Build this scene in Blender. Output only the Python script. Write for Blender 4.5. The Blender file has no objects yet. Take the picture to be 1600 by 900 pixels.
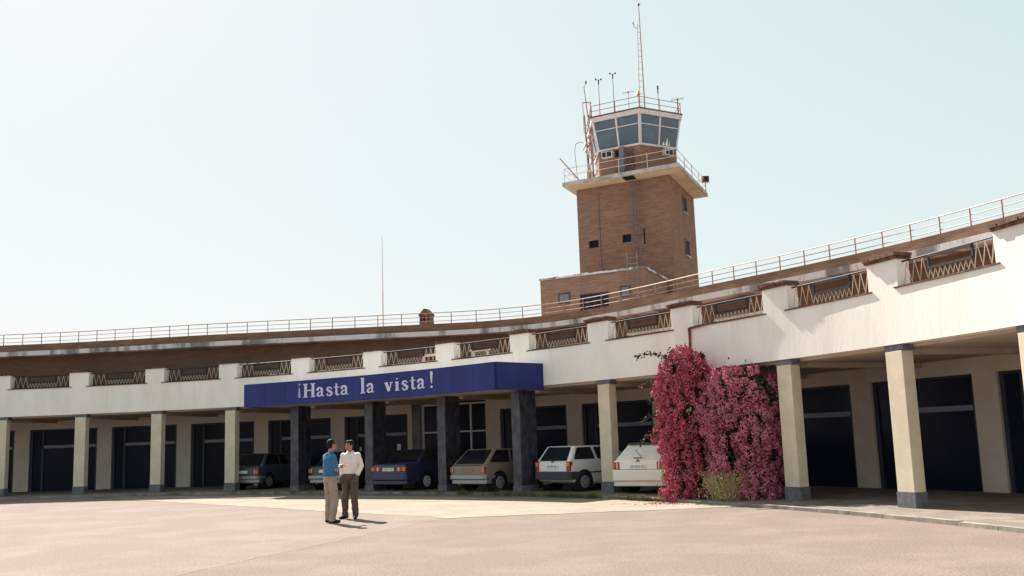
import bpy, bmesh, math, random
from mathutils import Vector, Matrix, noise
R_ = math.radians
random.seed(7)
scene = bpy.context.scene
C = scene.collection

# ------------------------------------------------------------------ camera
PITCH, ROLL, CAMZ = 0.1518, 0.0343, 1.6433
cam = bpy.data.cameras.new('camera'); cam.sensor_width = 36; cam.lens = 36 * 1546.85 / 1600
cam.clip_start = 0.1; cam.clip_end = 4000
camo = bpy.data.objects.new('camera', cam); C.objects.link(camo)
Xc = Vector((1, 0, 0)); Yc = Vector((0, -math.sin(PITCH), math.cos(PITCH))); Zf = Vector((0, math.cos(PITCH), math.sin(PITCH)))
Uc = Xc * math.cos(ROLL) - Yc * math.sin(ROLL); Vc = Xc * math.sin(ROLL) + Yc * math.cos(ROLL)
camo.matrix_world = Matrix(((Uc.x, Vc.x, -Zf.x, 0), (Uc.y, Vc.y, -Zf.y, 0), (Uc.z, Vc.z, -Zf.z, CAMZ), (0, 0, 0, 1)))
scene.camera = camo
# ------------------------------------------------------------------ sky and sun
SUN_EL = R_(42); SUN_H = Vector((-0.49, 0.872)).normalized()      # horizontal direction towards the sun
w = bpy.data.worlds.new('World'); scene.world = w; w.use_nodes = True
nt = w.node_tree; sky = nt.nodes.new('ShaderNodeTexSky'); sky.sky_type = 'NISHITA'; sky.sun_disc = False
sky.sun_elevation = SUN_EL; sky.sun_rotation = math.atan2(SUN_H.x, SUN_H.y)
sky.air_density = 1.0; sky.dust_density = 1.0; sky.ozone_density = 1.0; sky.altitude = 0
hsv = nt.nodes.new('ShaderNodeHueSaturation'); hsv.inputs['Saturation'].default_value = 1.15; hsv.inputs['Hue'].default_value = .43     # summer haze: paler than a clear blue sky
nt.links.new(sky.outputs[0], hsv.inputs['Color']); gm = nt.nodes.new('ShaderNodeGamma'); gm.inputs[1].default_value = .2     # haze also evens out the brightness round the sun
nt.links.new(hsv.outputs[0], gm.inputs[0]); nt.links.new(gm.outputs[0], nt.nodes['Background'].inputs[0]); nt.nodes['Background'].inputs[1].default_value = 0.121
sl = bpy.data.lights.new('sun', 'SUN'); sl.energy = 2.7; sl.angle = R_(0.53); sl.color = (1, .93, .82)
so = bpy.data.objects.new('sun', sl); C.objects.link(so)
sd = Vector((SUN_H.x * math.cos(SUN_EL), SUN_H.y * math.cos(SUN_EL), math.sin(SUN_EL)))
so.rotation_euler = sd.to_track_quat('Z', 'Y').to_euler(); so.location = (-20, 40, 40)
vs = scene.view_settings; vs.view_transform = 'Standard'; vs.look = 'None'; vs.gamma = 1; vs.exposure = 2.32
scene.cycles.max_bounces = 8; scene.cycles.diffuse_bounces = 4

# ------------------------------------------------------------------ materials
def mat(name, col, rough=.8, var=.0, vscale=3, grain=0, gscale=60, bump=0, bscale=40, metal=0, spec=.3, col2=None, thr=(.45, .62), stretch=(1, 1, 1)):
    m = bpy.data.materials.new(name); m.use_nodes = True; t = m.node_tree; N = t.nodes; L = t.links
    b = N['Principled BSDF']; b.inputs['Roughness'].default_value = rough; b.inputs['Metallic'].default_value = metal
    b.inputs['Specular IOR Level'].default_value = spec
    b.inputs['Base Color'].default_value = (*col, 1)
    tc = N.new('ShaderNodeTexCoord'); mp = N.new('ShaderNodeMapping'); mp.inputs['Scale'].default_value = stretch
    L.new(tc.outputs['Object'], mp.inputs[0]); out = None
    def noise_(s, d=6):
        n = N.new('ShaderNodeTexNoise'); n.inputs['Scale'].default_value = s; n.inputs['Detail'].default_value = d; n.inputs['Roughness'].default_value = .62
        L.new(mp.outputs[0], n.inputs['Vector']); return n
    if var or col2:
        n = noise_(vscale); r = N.new('ShaderNodeValToRGB'); L.new(n.outputs[0], r.inputs[0])
        c2 = col2 or tuple(max(0, c * (1 - var)) for c in col); c1 = col if col2 else tuple(min(1, c * (1 + var)) for c in col)
        r.color_ramp.elements[0].position = thr[0]; r.color_ramp.elements[0].color = (*c2, 1)
        r.color_ramp.elements[1].position = thr[1]; r.color_ramp.elements[1].color = (*c1, 1); out = r.outputs[0]
    if grain:
        n = noise_(gscale, 9); n.inputs['Roughness'].default_value = .8; mx = N.new('ShaderNodeMix'); mx.data_type = 'RGBA'; mx.blend_type = 'OVERLAY'; mx.inputs[0].default_value = grain
        if out: L.new(out, mx.inputs[6])
        else: mx.inputs[6].default_value = (*col, 1)
        bw = N.new('ShaderNodeValToRGB'); bw.color_ramp.elements[0].position = .3; bw.color_ramp.elements[1].position = .7
        L.new(n.outputs[0], bw.inputs[0]); L.new(bw.outputs[0], mx.inputs[7]); out = mx.outputs[2]
    if out: L.new(out, b.inputs['Base Color'])
    if bump:
        n = noise_(bscale, 4); bp = N.new('ShaderNodeBump'); bp.inputs['Strength'].default_value = bump; bp.inputs['Distance'].default_value = .02
        L.new(n.outputs[0], bp.inputs['Height']); L.new(bp.outputs[0], b.inputs['Normal'])
    return m

def brick_mat(name, c1, c2, mortar, hx=1.0, hy=1.0, streak=.5):
    m = bpy.data.materials.new(name); m.use_nodes = True; t = m.node_tree; N = t.nodes; L = t.links; b = N['Principled BSDF']
    b.inputs['Roughness'].default_value = .9; b.inputs['Specular IOR Level'].default_value = .15
    tc = N.new('ShaderNodeTexCoord'); sx = N.new('ShaderNodeSeparateXYZ'); L.new(tc.outputs['Object'], sx.inputs[0])
    ax = N.new('ShaderNodeMath'); ax.operation = 'MULTIPLY'; ax.inputs[1].default_value = hx; L.new(sx.outputs[0], ax.inputs[0])
    ad = N.new('ShaderNodeMath'); ad.operation = 'MULTIPLY_ADD'; ad.inputs[1].default_value = hy; L.new(sx.outputs[1], ad.inputs[0]); L.new(ax.outputs[0], ad.inputs[2])
    cb = N.new('ShaderNodeCombineXYZ'); L.new(ad.outputs[0], cb.inputs[0]); L.new(sx.outputs[2], cb.inputs[1])
    br = N.new('ShaderNodeTexBrick'); br.inputs['Scale'].default_value = 1; br.inputs['Brick Width'].default_value = .26; br.inputs['Row Height'].default_value = .072
    br.inputs['Mortar Size'].default_value = .008; br.inputs['Color1'].default_value = (*c1, 1); br.inputs['Color2'].default_value = (*c2, 1); br.inputs['Mortar'].default_value = (*mortar, 1)
    br.inputs['Mortar Smooth'].default_value = .3; L.new(cb.outputs[0], br.inputs['Vector'])
    mp = N.new('ShaderNodeMapping'); mp.inputs['Scale'].default_value = (1, 1, 5); L.new(tc.outputs['Object'], mp.inputs[0])
    n = N.new('ShaderNodeTexNoise'); n.inputs['Scale'].default_value = 1.6; n.inputs['Detail'].default_value = 8; n.inputs['Roughness'].default_value = .7; L.new(mp.outputs[0], n.inputs['Vector'])
    rp = N.new('ShaderNodeValToRGB'); rp.color_ramp.elements[0].position = .35; rp.color_ramp.elements[1].position = .68
    rp.color_ramp.elements[0].color = (.62, .6, .6, 1); rp.color_ramp.elements[1].color = (1.25, 1.2, 1.15, 1); L.new(n.outputs[0], rp.inputs[0])
    mx = N.new('ShaderNodeMix'); mx.data_type = 'RGBA'; mx.blend_type = 'MULTIPLY'; mx.inputs[0].default_value = streak
    L.new(br.outputs['Color'], mx.inputs[6]); L.new(rp.outputs[0], mx.inputs[7]); L.new(mx.outputs[2], b.inputs['Base Color'])
    bp = N.new('ShaderNodeBump'); bp.inputs['Strength'].default_value = .5; bp.inputs['Distance'].default_value = .012; bp.invert = True
    L.new(br.outputs['Fac'], bp.inputs['Height']); L.new(bp.outputs[0], b.inputs['Normal'])
    return m

M = {}
M['plaster'] = mat('white_plaster', (.87, .815, .775), .9, 0, 1.6, .12, 30, .2, 25, col2=(.79, .735, .69), thr=(.36, .56), stretch=(1, 1, .22))
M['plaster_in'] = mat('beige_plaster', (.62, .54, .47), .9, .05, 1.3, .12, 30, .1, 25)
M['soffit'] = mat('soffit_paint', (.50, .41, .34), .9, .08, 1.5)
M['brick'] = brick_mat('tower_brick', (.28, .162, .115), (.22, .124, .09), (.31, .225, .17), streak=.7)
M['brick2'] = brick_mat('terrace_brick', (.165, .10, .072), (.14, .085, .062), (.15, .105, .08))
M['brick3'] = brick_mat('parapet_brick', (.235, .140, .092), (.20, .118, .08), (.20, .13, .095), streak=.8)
M['cornice'] = mat('weathered_concrete', (.60, .57, .58), .9, 0, 1.2, .2, 18, .3, 30, col2=(.20, .185, .185), thr=(.40, .52), stretch=(1, 1, .2))
M['slab'] = mat('slab_concrete', (.50, .46, .44), .9, 0, 1.6, .2, 18, .2, 30, col2=(.26, .24, .23), thr=(.38, .56))
M['slab_under'] = mat('slab_underside', (.62, .5, .33), .9, .1, 1.2)  # yellow bounced light under the balcony is painted into this colour
M['tile'] = mat('old_roof_tile', (.16, .085, .06), .9, .35, 6, .3, 30)
M['blue'] = mat('blue_fascia_paint', (.030, .040, .190), .55, 0, 1.1, .06, 20, spec=.2, col2=(.025, .033, .160), stretch=(1, 1, .15))
M['letter'] = mat('letter_paint', (.60, .58, .74), .6, .06, 5)
M['letter_faint'] = mat('faded_letter_paint', (.33, .34, .52), .6, .1, 5)
M['marble'] = mat('dark_marble', (.080, .080, .100), .35, 0, 5, .35, 14, col2=(.018, .021, .040), thr=(.38, .66), spec=.5, stretch=(1, 1, .6))
M['colbase'] = mat('column_foot_stone', (.14, .14, .16), .7, .2, 8)
M['beige_col'] = mat('beige_column_paint', (.64, .55, .42), .85, .06, 2, .1, 30)
M['glass'] = mat('dark_window_glass', (.011, .015, .034), .2, spec=.08)
M['frame'] = mat('window_frame_dark', (.035, .042, .072), .5)
M['transom'] = mat('window_transom_grey', (.22, .24, .31), .5)
M['white_metal'] = mat('white_painted_metal', (.78, .76, .74), .5, .05, 6)
M['cab_glass'] = mat('cab_tinted_glass', (.085, .125, .165), .12, .12, 1.4, spec=.5)
M['cab_frame'] = mat('cab_frame_paint', (.66, .60, .62), .6, .06, 4)
M['rust'] = mat('rusty_pipe', (.36, .17, .11), .7, .25, 8, metal=.0)
M['rail_paint'] = mat('flaking_rail_paint', (.50, .33, .26), .55, .2, 8)
M['rail_white'] = mat('pale_rail_paint', (.62, .52, .50), .6, .12, 8)
M['iron'] = mat('black_iron', (.02, .022, .035), .6)
M['wire'] = mat('cream_iron', (.48, .41, .32), .6, .1, 10)
M['grey_metal'] = mat('grey_metal', (.17, .165, .19), .6, .1, 6)
M['dark'] = mat('dark_opening', (.012, .012, .018), .8)
M['dark_pane'] = mat('dull_dark_glass', (.014, .018, .032), .6, spec=.1)
M['orange'] = mat('orange_lamp_glass', (.62, .18, .05), .3)
M['asphalt'] = mat('worn_asphalt', (.190, .148, .130), .95, .08, .6, .72, 30, .1, 90, spec=.1)
M['asphalt_pale'] = mat('pale_asphalt', (.207, .165, .146), .95, .07, .6, .65, 30, .1, 90, spec=.1)
M['apron'] = mat('pale_concrete', (.275, .236, .192), .95, .08, .9, .4, 26, .3, 40, spec=.1)
M['pave'] = mat('pavement_concrete', (.20, .17, .15), .95, .15, 1.2, .3, 30, .3, 40, spec=.1)
M['kerb'] = mat('kerb_stone', (.26, .23, .2), .95, .2, 2, .3, 30)
M['terrace'] = mat('terrace_floor', (.30, .2, .15), .9, .1, 2)
M['notice'] = mat('notice_paper', (.85, .82, .74), .7)
M['green_notice_and_light'] = mat('pale_green_notice_and_light', (.5, .78, .68), .5)  # shared by a door notice and the painted green light streak
M['tyre'] = mat('tyre_rubber', (.018, .018, .02), .85)
M['rim'] = mat('wheel_rim', (.33, .33, .36), .4, metal=.3)
M['rim_bright'] = mat('wheel_trim_pale', (.62, .62, .66), .4)
M['plastic'] = mat('grey_bumper_plastic', (.05, .055, .07), .55)
M['chrome'] = mat('dull_chrome', (.36, .355, .36), .4, metal=.5)
M['red_lens'] = mat('tail_lamp_red', (.38, .035, .02), .25, spec=.5)
M['amber_lens'] = mat('tail_lamp_amber', (.62, .22, .05), .25, spec=.5)
M['white_lens'] = mat('tail_lamp_clear', (.75, .6, .55), .25)
M['plate'] = mat('number_plate', (.78, .77, .74), .5)
M['ink'] = mat('plate_ink', (.04, .04, .05), .6)
M['car_glass'] = mat('car_window_glass', (.012, .014, .02), .05, spec=.5)
M['glare_glass'] = mat('rear_glass_painted_glare', (.80, .77, .70), .12, .06, 3, spec=.8)  # white sky glare on the rear window, painted into the glass colour
M['paint_cream'] = mat('cream_car_paint', (.87, .80, .69), .3, .02, 2, spec=.5)
M['paint_white'] = mat('white_car_paint', (.78, .76, .76), .3, .02, 2, spec=.5)
M['paint_gold'] = mat('faded_gold_car_paint', (.26, .205, .16), .45, .06, 2, spec=.35)
M['paint_blue'] = mat('dark_blue_car_paint', (.034, .037, .095), .25, .03, 2, spec=.5)
M['paint_green'] = mat('dark_green_car_paint', (.035, .065, .06), .25, .03, 2, spec=.5)
M['paint_grey'] = mat('dark_grey_car_paint', (.055, .065, .095), .3, .03, 2, spec=.5)
M['skin'] = mat('skin', (.40, .20, .125), .55, .06, 12)
M['hair'] = mat('dark_hair', (.016, .012, .011), .75, .3, 40, spec=.15)
M['eye'] = mat('eye', (.03, .02, .02), .3)
M['shirt_blue'] = mat('blue_cotton', (.035, .15, .29), .85, .10, 9, bump=.5, bscale=7)
M['shirt_white'] = mat('off_white_cotton', (.78, .66, .62), .85, .05, 9, bump=.5, bscale=7)
M['khaki'] = mat('khaki_cloth', (.34, .255, .195), .85, .08, 7, bump=.5, bscale=6)
M['brown'] = mat('dark_brown_cloth', (.105, .074, .063), .85, .1, 7, bump=.5, bscale=6)
M['leather'] = mat('black_leather', (.012, .011, .013), .4)
M['bract'] = mat('magenta_bracts', (.52, .115, .175), .7, 0, 2.6, col2=(.40, .072, .12), thr=(.36, .6))
M['bract2'] = mat('pale_pink_bracts', (.56, .19, .27), .7, 0, 2.6, col2=(.42, .10, .16), thr=(.36, .6))
M['leaf'] = mat('green_leaves', (.05, .06, .025), .7, .3, 4)
M['twig'] = mat('woody_stem', (.085, .06, .045), .9, .2, 10)
M['dry'] = mat('dry_yellow_stems', (.50, .41, .22), .9, .2, 5)
M['weed'] = mat('dry_weed', (.16, .15, .07), .9, .3, 6)
for k in ('bract', 'bract2', 'leaf', 'dry', 'weed'):
    b = M[k].node_tree.nodes['Principled BSDF']
    b.inputs['Specular IOR Level'].default_value = .1

# ------------------------------------------------------------------ helpers
class MB:
    def __init__(s): s.v = []; s.f = []; s.mi = []
    def add(s, vs, fs, mi=0):
        o = len(s.v); s.v += [tuple(v) for v in vs]; s.f += [tuple(i + o for i in f) for f in fs]; s.mi += [mi] * len(fs)
    def hexa(s, p, mi=0):      # 8 points: bottom 4 ccw, top 4 ccw
        s.add(p, [(3, 2, 1, 0), (4, 5, 6, 7), (0, 1, 5, 4), (1, 2, 6, 5), (2, 3, 7, 6), (3, 0, 4, 7)], mi)
    def box(s, a, b, mi=0):
        x0, y0, z0 = a; x1, y1, z1 = b
        s.hexa([(x0, y0, z0), (x1, y0, z0), (x1, y1, z0), (x0, y1, z0), (x0, y0, z1), (x1, y0, z1), (x1, y1, z1), (x0, y1, z1)], mi)
    def prism(s, poly, z0, z1, mi=0):
        n = len(poly); s.add([(x, y, z0) for x, y in poly] + [(x, y, z1) for x, y in poly],
            [tuple(range(n))[::-1], tuple(range(n, 2 * n))] + [(i, (i + 1) % n, n + (i + 1) % n, n + i) for i in range(n)], mi)
    def tube(s, a, b, r, r2=None, n=8, mi=0):
        a = Vector(a); b = Vector(b); d = (b - a); r2 = r if r2 is None else r2
        if d.length < 1e-6: return
        d.normalize(); t = Vector((0, 0, 1)) if abs(d.z) < .9 else Vector((1, 0, 0)); x = d.cross(t).normalized(); y = d.cross(x)
        vs = [a + (x * math.cos(i * 2 * math.pi / n) + y * math.sin(i * 2 * math.pi / n)) * r for i in range(n)] + \
             [b + (x * math.cos(i * 2 * math.pi / n) + y * math.sin(i * 2 * math.pi / n)) * r2 for i in range(n)]
        s.add(vs, [(i, n + i, n + (i + 1) % n, (i + 1) % n) for i in range(n)] + [tuple(range(n)), tuple(range(n, 2 * n))[::-1]], mi)
    def path(s, pts, r, n=6, mi=0):
        for a, b in zip(pts, pts[1:]): s.tube(a, b, r, n=n, mi=mi)
    def ball(s, c, r, n=8, m=6, mi=0):
        rx, ry, rz = (r, r, r) if isinstance(r, (int, float)) else r
        vs = [(c[0], c[1], c[2] - rz)]
        for j in range(1, m):
            t = -math.pi / 2 + math.pi * j / m
            for i in range(n): vs.append((c[0] + rx * math.cos(t) * math.cos(2 * math.pi * i / n), c[1] + ry * math.cos(t) * math.sin(2 * math.pi * i / n), c[2] + rz * math.sin(t)))
        vs.append((c[0], c[1], c[2] + rz)); fs = [(0, 1 + (i + 1) % n, 1 + i) for i in range(n)]
        for j in range(m - 2):
            for i in range(n): a = 1 + j * n; fs.append((a + i, a + (i + 1) % n, a + n + (i + 1) % n, a + n + i))
        a = 1 + (m - 2) * n; fs += [(a + i, a + (i + 1) % n, len(vs) - 1) for i in range(n)]
        s.add(vs, fs, mi)
    def mesh(s, name, mats):
        me = bpy.data.meshes.new(name); me.from_pydata(s.v, [], s.f)
        for m in (mats if isinstance(mats, (list, tuple)) else [mats]): me.materials.append(m)
        if any(s.mi): me.polygons.foreach_set('material_index', s.mi)
        me.update(); return me
    def build(s, name, mats, parent=None, smooth=False, bevel=0, label=None):
        me = s.mesh(name, mats)
        fix(me, bevel)
        if smooth: me.polygons.foreach_set('use_smooth', [True] * len(me.polygons))
        return link(name, me, parent, label)
def fix(me, bevel=0):
    bm = bmesh.new(); bm.from_mesh(me); bmesh.ops.recalc_face_normals(bm, faces=bm.faces)
    if bevel: bmesh.ops.bevel(bm, geom=[e for e in bm.edges if len(e.link_faces) == 2 and e.calc_face_angle(0) > .5], offset=bevel, segments=2, profile=.5, affect='EDGES', clamp_overlap=True)
    bm.to_mesh(me); bm.free()
def link(name, data, parent=None, label=None):
    o = bpy.data.objects.new(name, data); C.objects.link(o)
    if parent: o.parent = parent
    if label: o['label'] = label
    return o
def tag(o, label=None, cat=None, group=None, kind=None):
    if label: o['label'] = label
    if cat: o['category'] = cat
    if group: o['group'] = group
    if kind: o['kind'] = kind
    return o
def thing(name, label, cat, loc=(0, 0, 0), rz=0, group=None):
    o = link(name, None); o.location = loc; o.rotation_euler = (0, 0, rz); return tag(o, label, cat, group)

# the curved front of the terminal: bay number b, radius offset r (positive = into the building)
CX, CY, RR, A0, DA = -22.864, 8.5007, 32.4587, 1.0989, .1057
def A(b, r, z=0):
    a = A0 - b * DA; return Vector((CX + (RR + r) * math.cos(a), CY + (RR + r) * math.sin(a), z))
def arc_slab(mb, b0, b1, r0, r1, z0, z1, seg=6, mi=0):
    n = max(1, int(round(abs(b1 - b0) * seg))); vs = []
    for i in range(n + 1):
        b = b0 + (b1 - b0) * i / n
        ra = r0(b) if callable(r0) else r0; rb = r1(b) if callable(r1) else r1
        vs += [A(b, ra, z0), A(b, ra, z1), A(b, rb, z1), A(b, rb, z0)]
    fs = [(0, 1, 2, 3), (4 * n + 3, 4 * n + 2, 4 * n + 1, 4 * n)]
    for i in range(n):
        for k in range(4): fs.append((4 * i + k, 4 * i + (k + 1) % 4, 4 * i + 4 + (k + 1) % 4, 4 * i + 4 + k))
    mb.add(vs, fs, mi)
def abox(mb, b, halfw, r0, r1, z0, z1, mi=0):     # straight box centred on bay b
    o = A(b, 0); n = (A(b, 1) - o); t = Vector((n.y, -n.x, 0))   # t runs to the right
    q = lambda s, r, z: o + t * s + n * r + Vector((0, 0, z))
    a, c = (halfw if isinstance(halfw, tuple) else (-halfw, halfw))
    mb.hexa([q(a, r0, z0), q(c, r0, z0), q(c, r1, z0), q(a, r1, z0), q(a, r0, z1), q(c, r0, z1), q(c, r1, z1), q(a, r1, z1)], mi)
B0, B1 = -6, 9
FLOOR = .06

# ------------------------------------------------------------------ ground
def sheet(name, poly, z, m, label=None):
    mb = MB(); mb.add([(x, y, z) for x, y in poly], [tuple(range(len(poly)))])
    me = mb.mesh(name, m)
    if me.polygons[0].normal.z < 0: me.flip_normals()
    return tag(link(name, me), kind='structure')
g = sheet('ground', [(-600, -300), (600, -300), (600, 900), (-600, 900)], 0, M['asphalt'])
def rough_line(a, b, n, amp):
    a = Vector(a); b = Vector(b); d = (b - a).normalized(); nn = Vector((-d.y, d.x)); out = []
    for i in range(n + 1):
        p = a + (b - a) * i / n; k = noise.noise(Vector((p.x * 1.7, p.y * 1.7, 3))) * amp + noise.noise(Vector((p.x * 6, p.y * 6, 9))) * amp * .5
        out.append((p.x + nn.x * k, p.y + nn.y * k))
    return out
front = rough_line((-16.2, 38.2), (-1.5, 21.95), 90, .16) + rough_line((-1.4, 21.95), (5.3, 22.45), 50, .16)
ap = [(x, y) for x, y in front] + [tuple(A(b, -2.25 + .12 * noise.noise(Vector((b * 3, 1, 1))) + max(0, min(1.6, (b - 3.9) * 2.4)))[:2]) for b in [6.0 - i * .1 for i in range(85)]]
sheet('concrete_apron', ap, .006, M['apron'])
sheet('asphalt_patch', [(x, y) for x, y in rough_line((-16.4, 38.2), (-1.6, 22.15), 60, .05)] + rough_line((-1.8, 21.9), (-4.35, 14.3), 40, .12) + [(-6, 8), (-30, 6), (-40, 38)], .002, M['asphalt_pale'])
mb = MB(); arc_slab(mb, B0 - 1, B1 + .2, -1.22, 4.6, -.1, FLOOR, 8); tag(mb.build('pavement', M['pave']), kind='structure')
kb = thing('kerb', 'long low stone kerb curving along the edge of the shaded arcade pavement', 'kerb')
n = 0
b = B0 - .9
while b < B1 - .2:
    mb = MB(); arc_slab(mb, b + .002, b + .288, -1.36, -1.225, -.05, FLOOR + .012 + random.uniform(-.008, .008), 4); mb.build('kerb_stone', M['kerb'], kb); b += .29

# ------------------------------------------------------------------ terminal building
T = thing('terminal_building', 'long curved airport terminal with white arcade wall, terrace pillars and brown brick upper storey', 'building')
# white wall band and ledge
mb = MB(); arc_slab(mb, B0, B1, 0, .30, 3.26, 4.366, 8); mb.build('facade_wall', M['plaster'], T)
mb = MB(); arc_slab(mb, B0, B1, .302, 7.5, 4.05, 4.20, 4); mb.build('terrace_floor', M['terrace'], T)
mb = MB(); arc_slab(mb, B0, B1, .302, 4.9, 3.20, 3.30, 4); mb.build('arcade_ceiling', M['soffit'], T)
HW = .4267
hb = HW / RR / DA
for b in range(B0, B1 + 1):
    mb = MB(); abox(mb, b, HW, .0, .32, 4.366, 4.955); mb.build('terrace_pillar', M['plaster'], T)
    mb = MB(); abox(mb, b, HW + .03, -.05, .38, 4.957, 4.985 if b < 3 else 5.01)
    nt_ = 5
    for i in range(nt_):
        x = -HW + .06 + i * (2 * HW - .12) / (nt_ - 1) + random.uniform(-.03, .03); h = random.uniform(.03, .09) if b < 3 else random.uniform(.075, .11)
        if b >= 3 or random.random() < .6: abox(mb, b, (x - (.035 if b < 3 else .1), x + (.035 if b < 3 else .1)), -.07 - random.random() * .03, .36, (4.985 if b < 3 else 5.01) + .0015 * i, 4.985 + h)
    mb.build('pillar_cap', M['tile'], T)
    if b < B1:
        mb = MB(); arc_slab(mb, b + hb - .03, b + 1 - hb + .03, -.03, .34, 4.368, 4.395, 6); mb.build('ledge', M['tile'], T)
# drain pipe and end stain on bay 5
mb = MB(); pts = [A(5.09 + .003 * math.sin(i * .9), -.05, 4.36 - i * .1) for i in range(20)]; mb.path(pts, .035); mb.tube(A(5.09, -.05, 4.35), A(5.3, -.05, 4.40), .03); mb.build('drainpipe', M['tile'], T)

# setback of the upper storey along the bays
SB = [(-9, .6), (-2.2, .7), (-1.5, .95), (-.9, 1.42), (-.2, 2.2), (.47, 3.15), (.93, 4.0), (1.18, 4.5), (1.53, 5.05), (1.96, 5.42), (2.47, 5.45), (3.17, 5.05), (4.03, 4.5), (4.46, 4.4), (12, 4.4)]
def setback(b):
    for (x0, y0), (x1, y1) in zip(SB, SB[1:]):
        if b <= x1:
            t = (b - x0) / (x1 - x0); return y0 + (y1 - y0) * t
    return SB[-1][1]
def sbk(off): return lambda b: (setback(b - .15) + setback(b) + setback(b + .15)) / 3 + off
UB0, UB1 = -6.2, 8.6
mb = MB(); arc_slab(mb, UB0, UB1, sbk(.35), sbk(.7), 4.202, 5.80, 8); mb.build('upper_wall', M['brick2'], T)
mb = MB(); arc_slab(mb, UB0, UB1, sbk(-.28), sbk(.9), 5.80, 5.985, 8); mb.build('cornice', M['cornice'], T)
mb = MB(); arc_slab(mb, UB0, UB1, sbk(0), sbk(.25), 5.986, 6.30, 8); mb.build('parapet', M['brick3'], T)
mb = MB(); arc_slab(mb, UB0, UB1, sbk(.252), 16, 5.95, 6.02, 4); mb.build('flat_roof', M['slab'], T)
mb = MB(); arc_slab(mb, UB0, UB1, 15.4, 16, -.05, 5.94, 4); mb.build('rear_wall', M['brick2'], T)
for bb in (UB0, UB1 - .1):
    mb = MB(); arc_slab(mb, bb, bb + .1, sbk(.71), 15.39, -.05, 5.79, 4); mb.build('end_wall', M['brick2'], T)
# ground floor back wall with windows: period of one bay
GR = 4.5
bands = [(B0 - .01, B1)]
def winspan(k): return k - .335 - .012 * (k - 0), k + .475 - .012 * k
ks = list(range(B0 + 1, B1 - 1))
edges = [B0]
for k in ks:
    s, e = winspan(k); edges += [s, e]
edges.append(B1)
for i in range(0, len(edges), 2):
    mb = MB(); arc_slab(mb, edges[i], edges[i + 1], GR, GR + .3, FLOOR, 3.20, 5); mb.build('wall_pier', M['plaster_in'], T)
for k in ks:
    s, e = winspan(k); tall = (k == 1); top = 3.14 if tall else 2.82
    if not tall:
        mb = MB(); arc_slab(mb, s, e, GR + .002, GR + .3, top, 3.20, 6); mb.build('lintel', M['plaster_in'], T)
    W = link('window', None, T)
    W.location = A((s + e) / 2, GR + .12, FLOOR)
    def fr(b0, b1, z0, z1, name, m, r0=GR + .08, r1=GR + .2, parent=W):
        mb = MB(); arc_slab(mb, b0, b1, r0, r1, z0, z1, 10)
        o = mb.build(name, m, parent); o.location = -W.location; return o
    wd = e - s
    if tall:
        for x in (.0, .30, .74): fr(s + x * wd, s + x * wd + .018, FLOOR, top, 'mullion', M['white_metal'])
        for i, x in enumerate(((.023, .298), (.325, .738), (.765, .998))):
            fr(s + x[0] * wd, s + x[1] * wd, 2.0, 2.05, 'transom', M['white_metal'])
            fr(s + x[0] * wd, s + x[1] * wd, top - .06, top, 'head_rail', M['white_metal'])
            fr(s + x[0] * wd, s + x[1] * wd, FLOOR, 2.0, 'pane', M['glass'], GR + .13, GR + .16)
            fr(s + x[0] * wd, s + x[1] * wd, 2.05, top - .06, 'pane', M['glass'], GR + .13, GR + .16)
        mb = MB(); arc_slab(mb, s - .11, s - .004, GR - .06, GR - .002, FLOOR, 3.19, 4); mb.build('pilaster', M['marble'], T)
        fr(s + .50 * wd, s + .535 * wd, 2.06, 2.62, 'painted_light_strip', M['green_notice_and_light'], GR + .095, GR + .12)  # green streak of light in the glass, put in as plain colour
    else:
        fr(s, s + .03, FLOOR, top, 'jamb', M['frame']); fr(e - .03, e, FLOOR, top, 'jamb', M['frame'])
        fr(s + .032, e - .032, top - .07, top, 'head_rail', M['frame'])
        fr(s + .17 * wd, s + .17 * wd + .025, FLOOR, top - .07, 'mullion', M['frame'])
        fr(s + .032, s + .165 * wd, FLOOR, top - .072, 'pane', M['glass'], GR + .13, GR + .16)
        x0 = s + .17 * wd + .027
        fr(x0, e - .032, 1.96, 2.09, 'transom', M['transom'])
        fr(x0, e - .032, 2.092, top - .072, 'pane', M['glass'], GR + .13, GR + .16)
        fr(x0, e - .032, FLOOR, 1.958, 'pane', M['glass'], GR + .13, GR + .16)
        if k == 0:
            fr(s + .81 * wd, s + .865 * wd, 1.10, 1.62, 'notice', M['notice'], GR + .10, GR + .12)
            fr(s + .215 * wd, s + .245 * wd, 1.15, 1.55, 'notice', M['green_notice_and_light'], GR + .10, GR + .12)
# ceiling beam lines
for b in range(B0, B1 + 1):
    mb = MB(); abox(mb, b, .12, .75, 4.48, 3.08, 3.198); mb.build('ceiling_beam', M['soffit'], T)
# columns
for b in range(B0, B1 + 1):
    if 0 <= b <= 3:
        mb = MB(); abox(mb, b + (.115 if b else .08), .185, -.66, .05, FLOOR + .20, 3.108)
        o = mb.build('marble_column', M['marble'], T, bevel=.006)
        mb = MB(); abox(mb, b + (.115 if b else .08), .195, -.67, .06, FLOOR, FLOOR + .198); mb.build('column_foot', M['colbase'], o)
    else:
        mb = MB(); abox(mb, b + .03, .235, .02, .30, FLOOR + .30, 3.13); o = mb.build('beige_column', M['beige_col'], T, bevel=.008)
        mb = MB(); abox(mb, b + .03, .25, .005, .315, FLOOR, FLOOR + .298); mb.build('column_foot', M['colbase'], o)
        mb = MB(); abox(mb, b + .03, .27, .03, .34, 3.132, 3.258); mb.build('column_head', M['colbase'], o)

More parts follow.
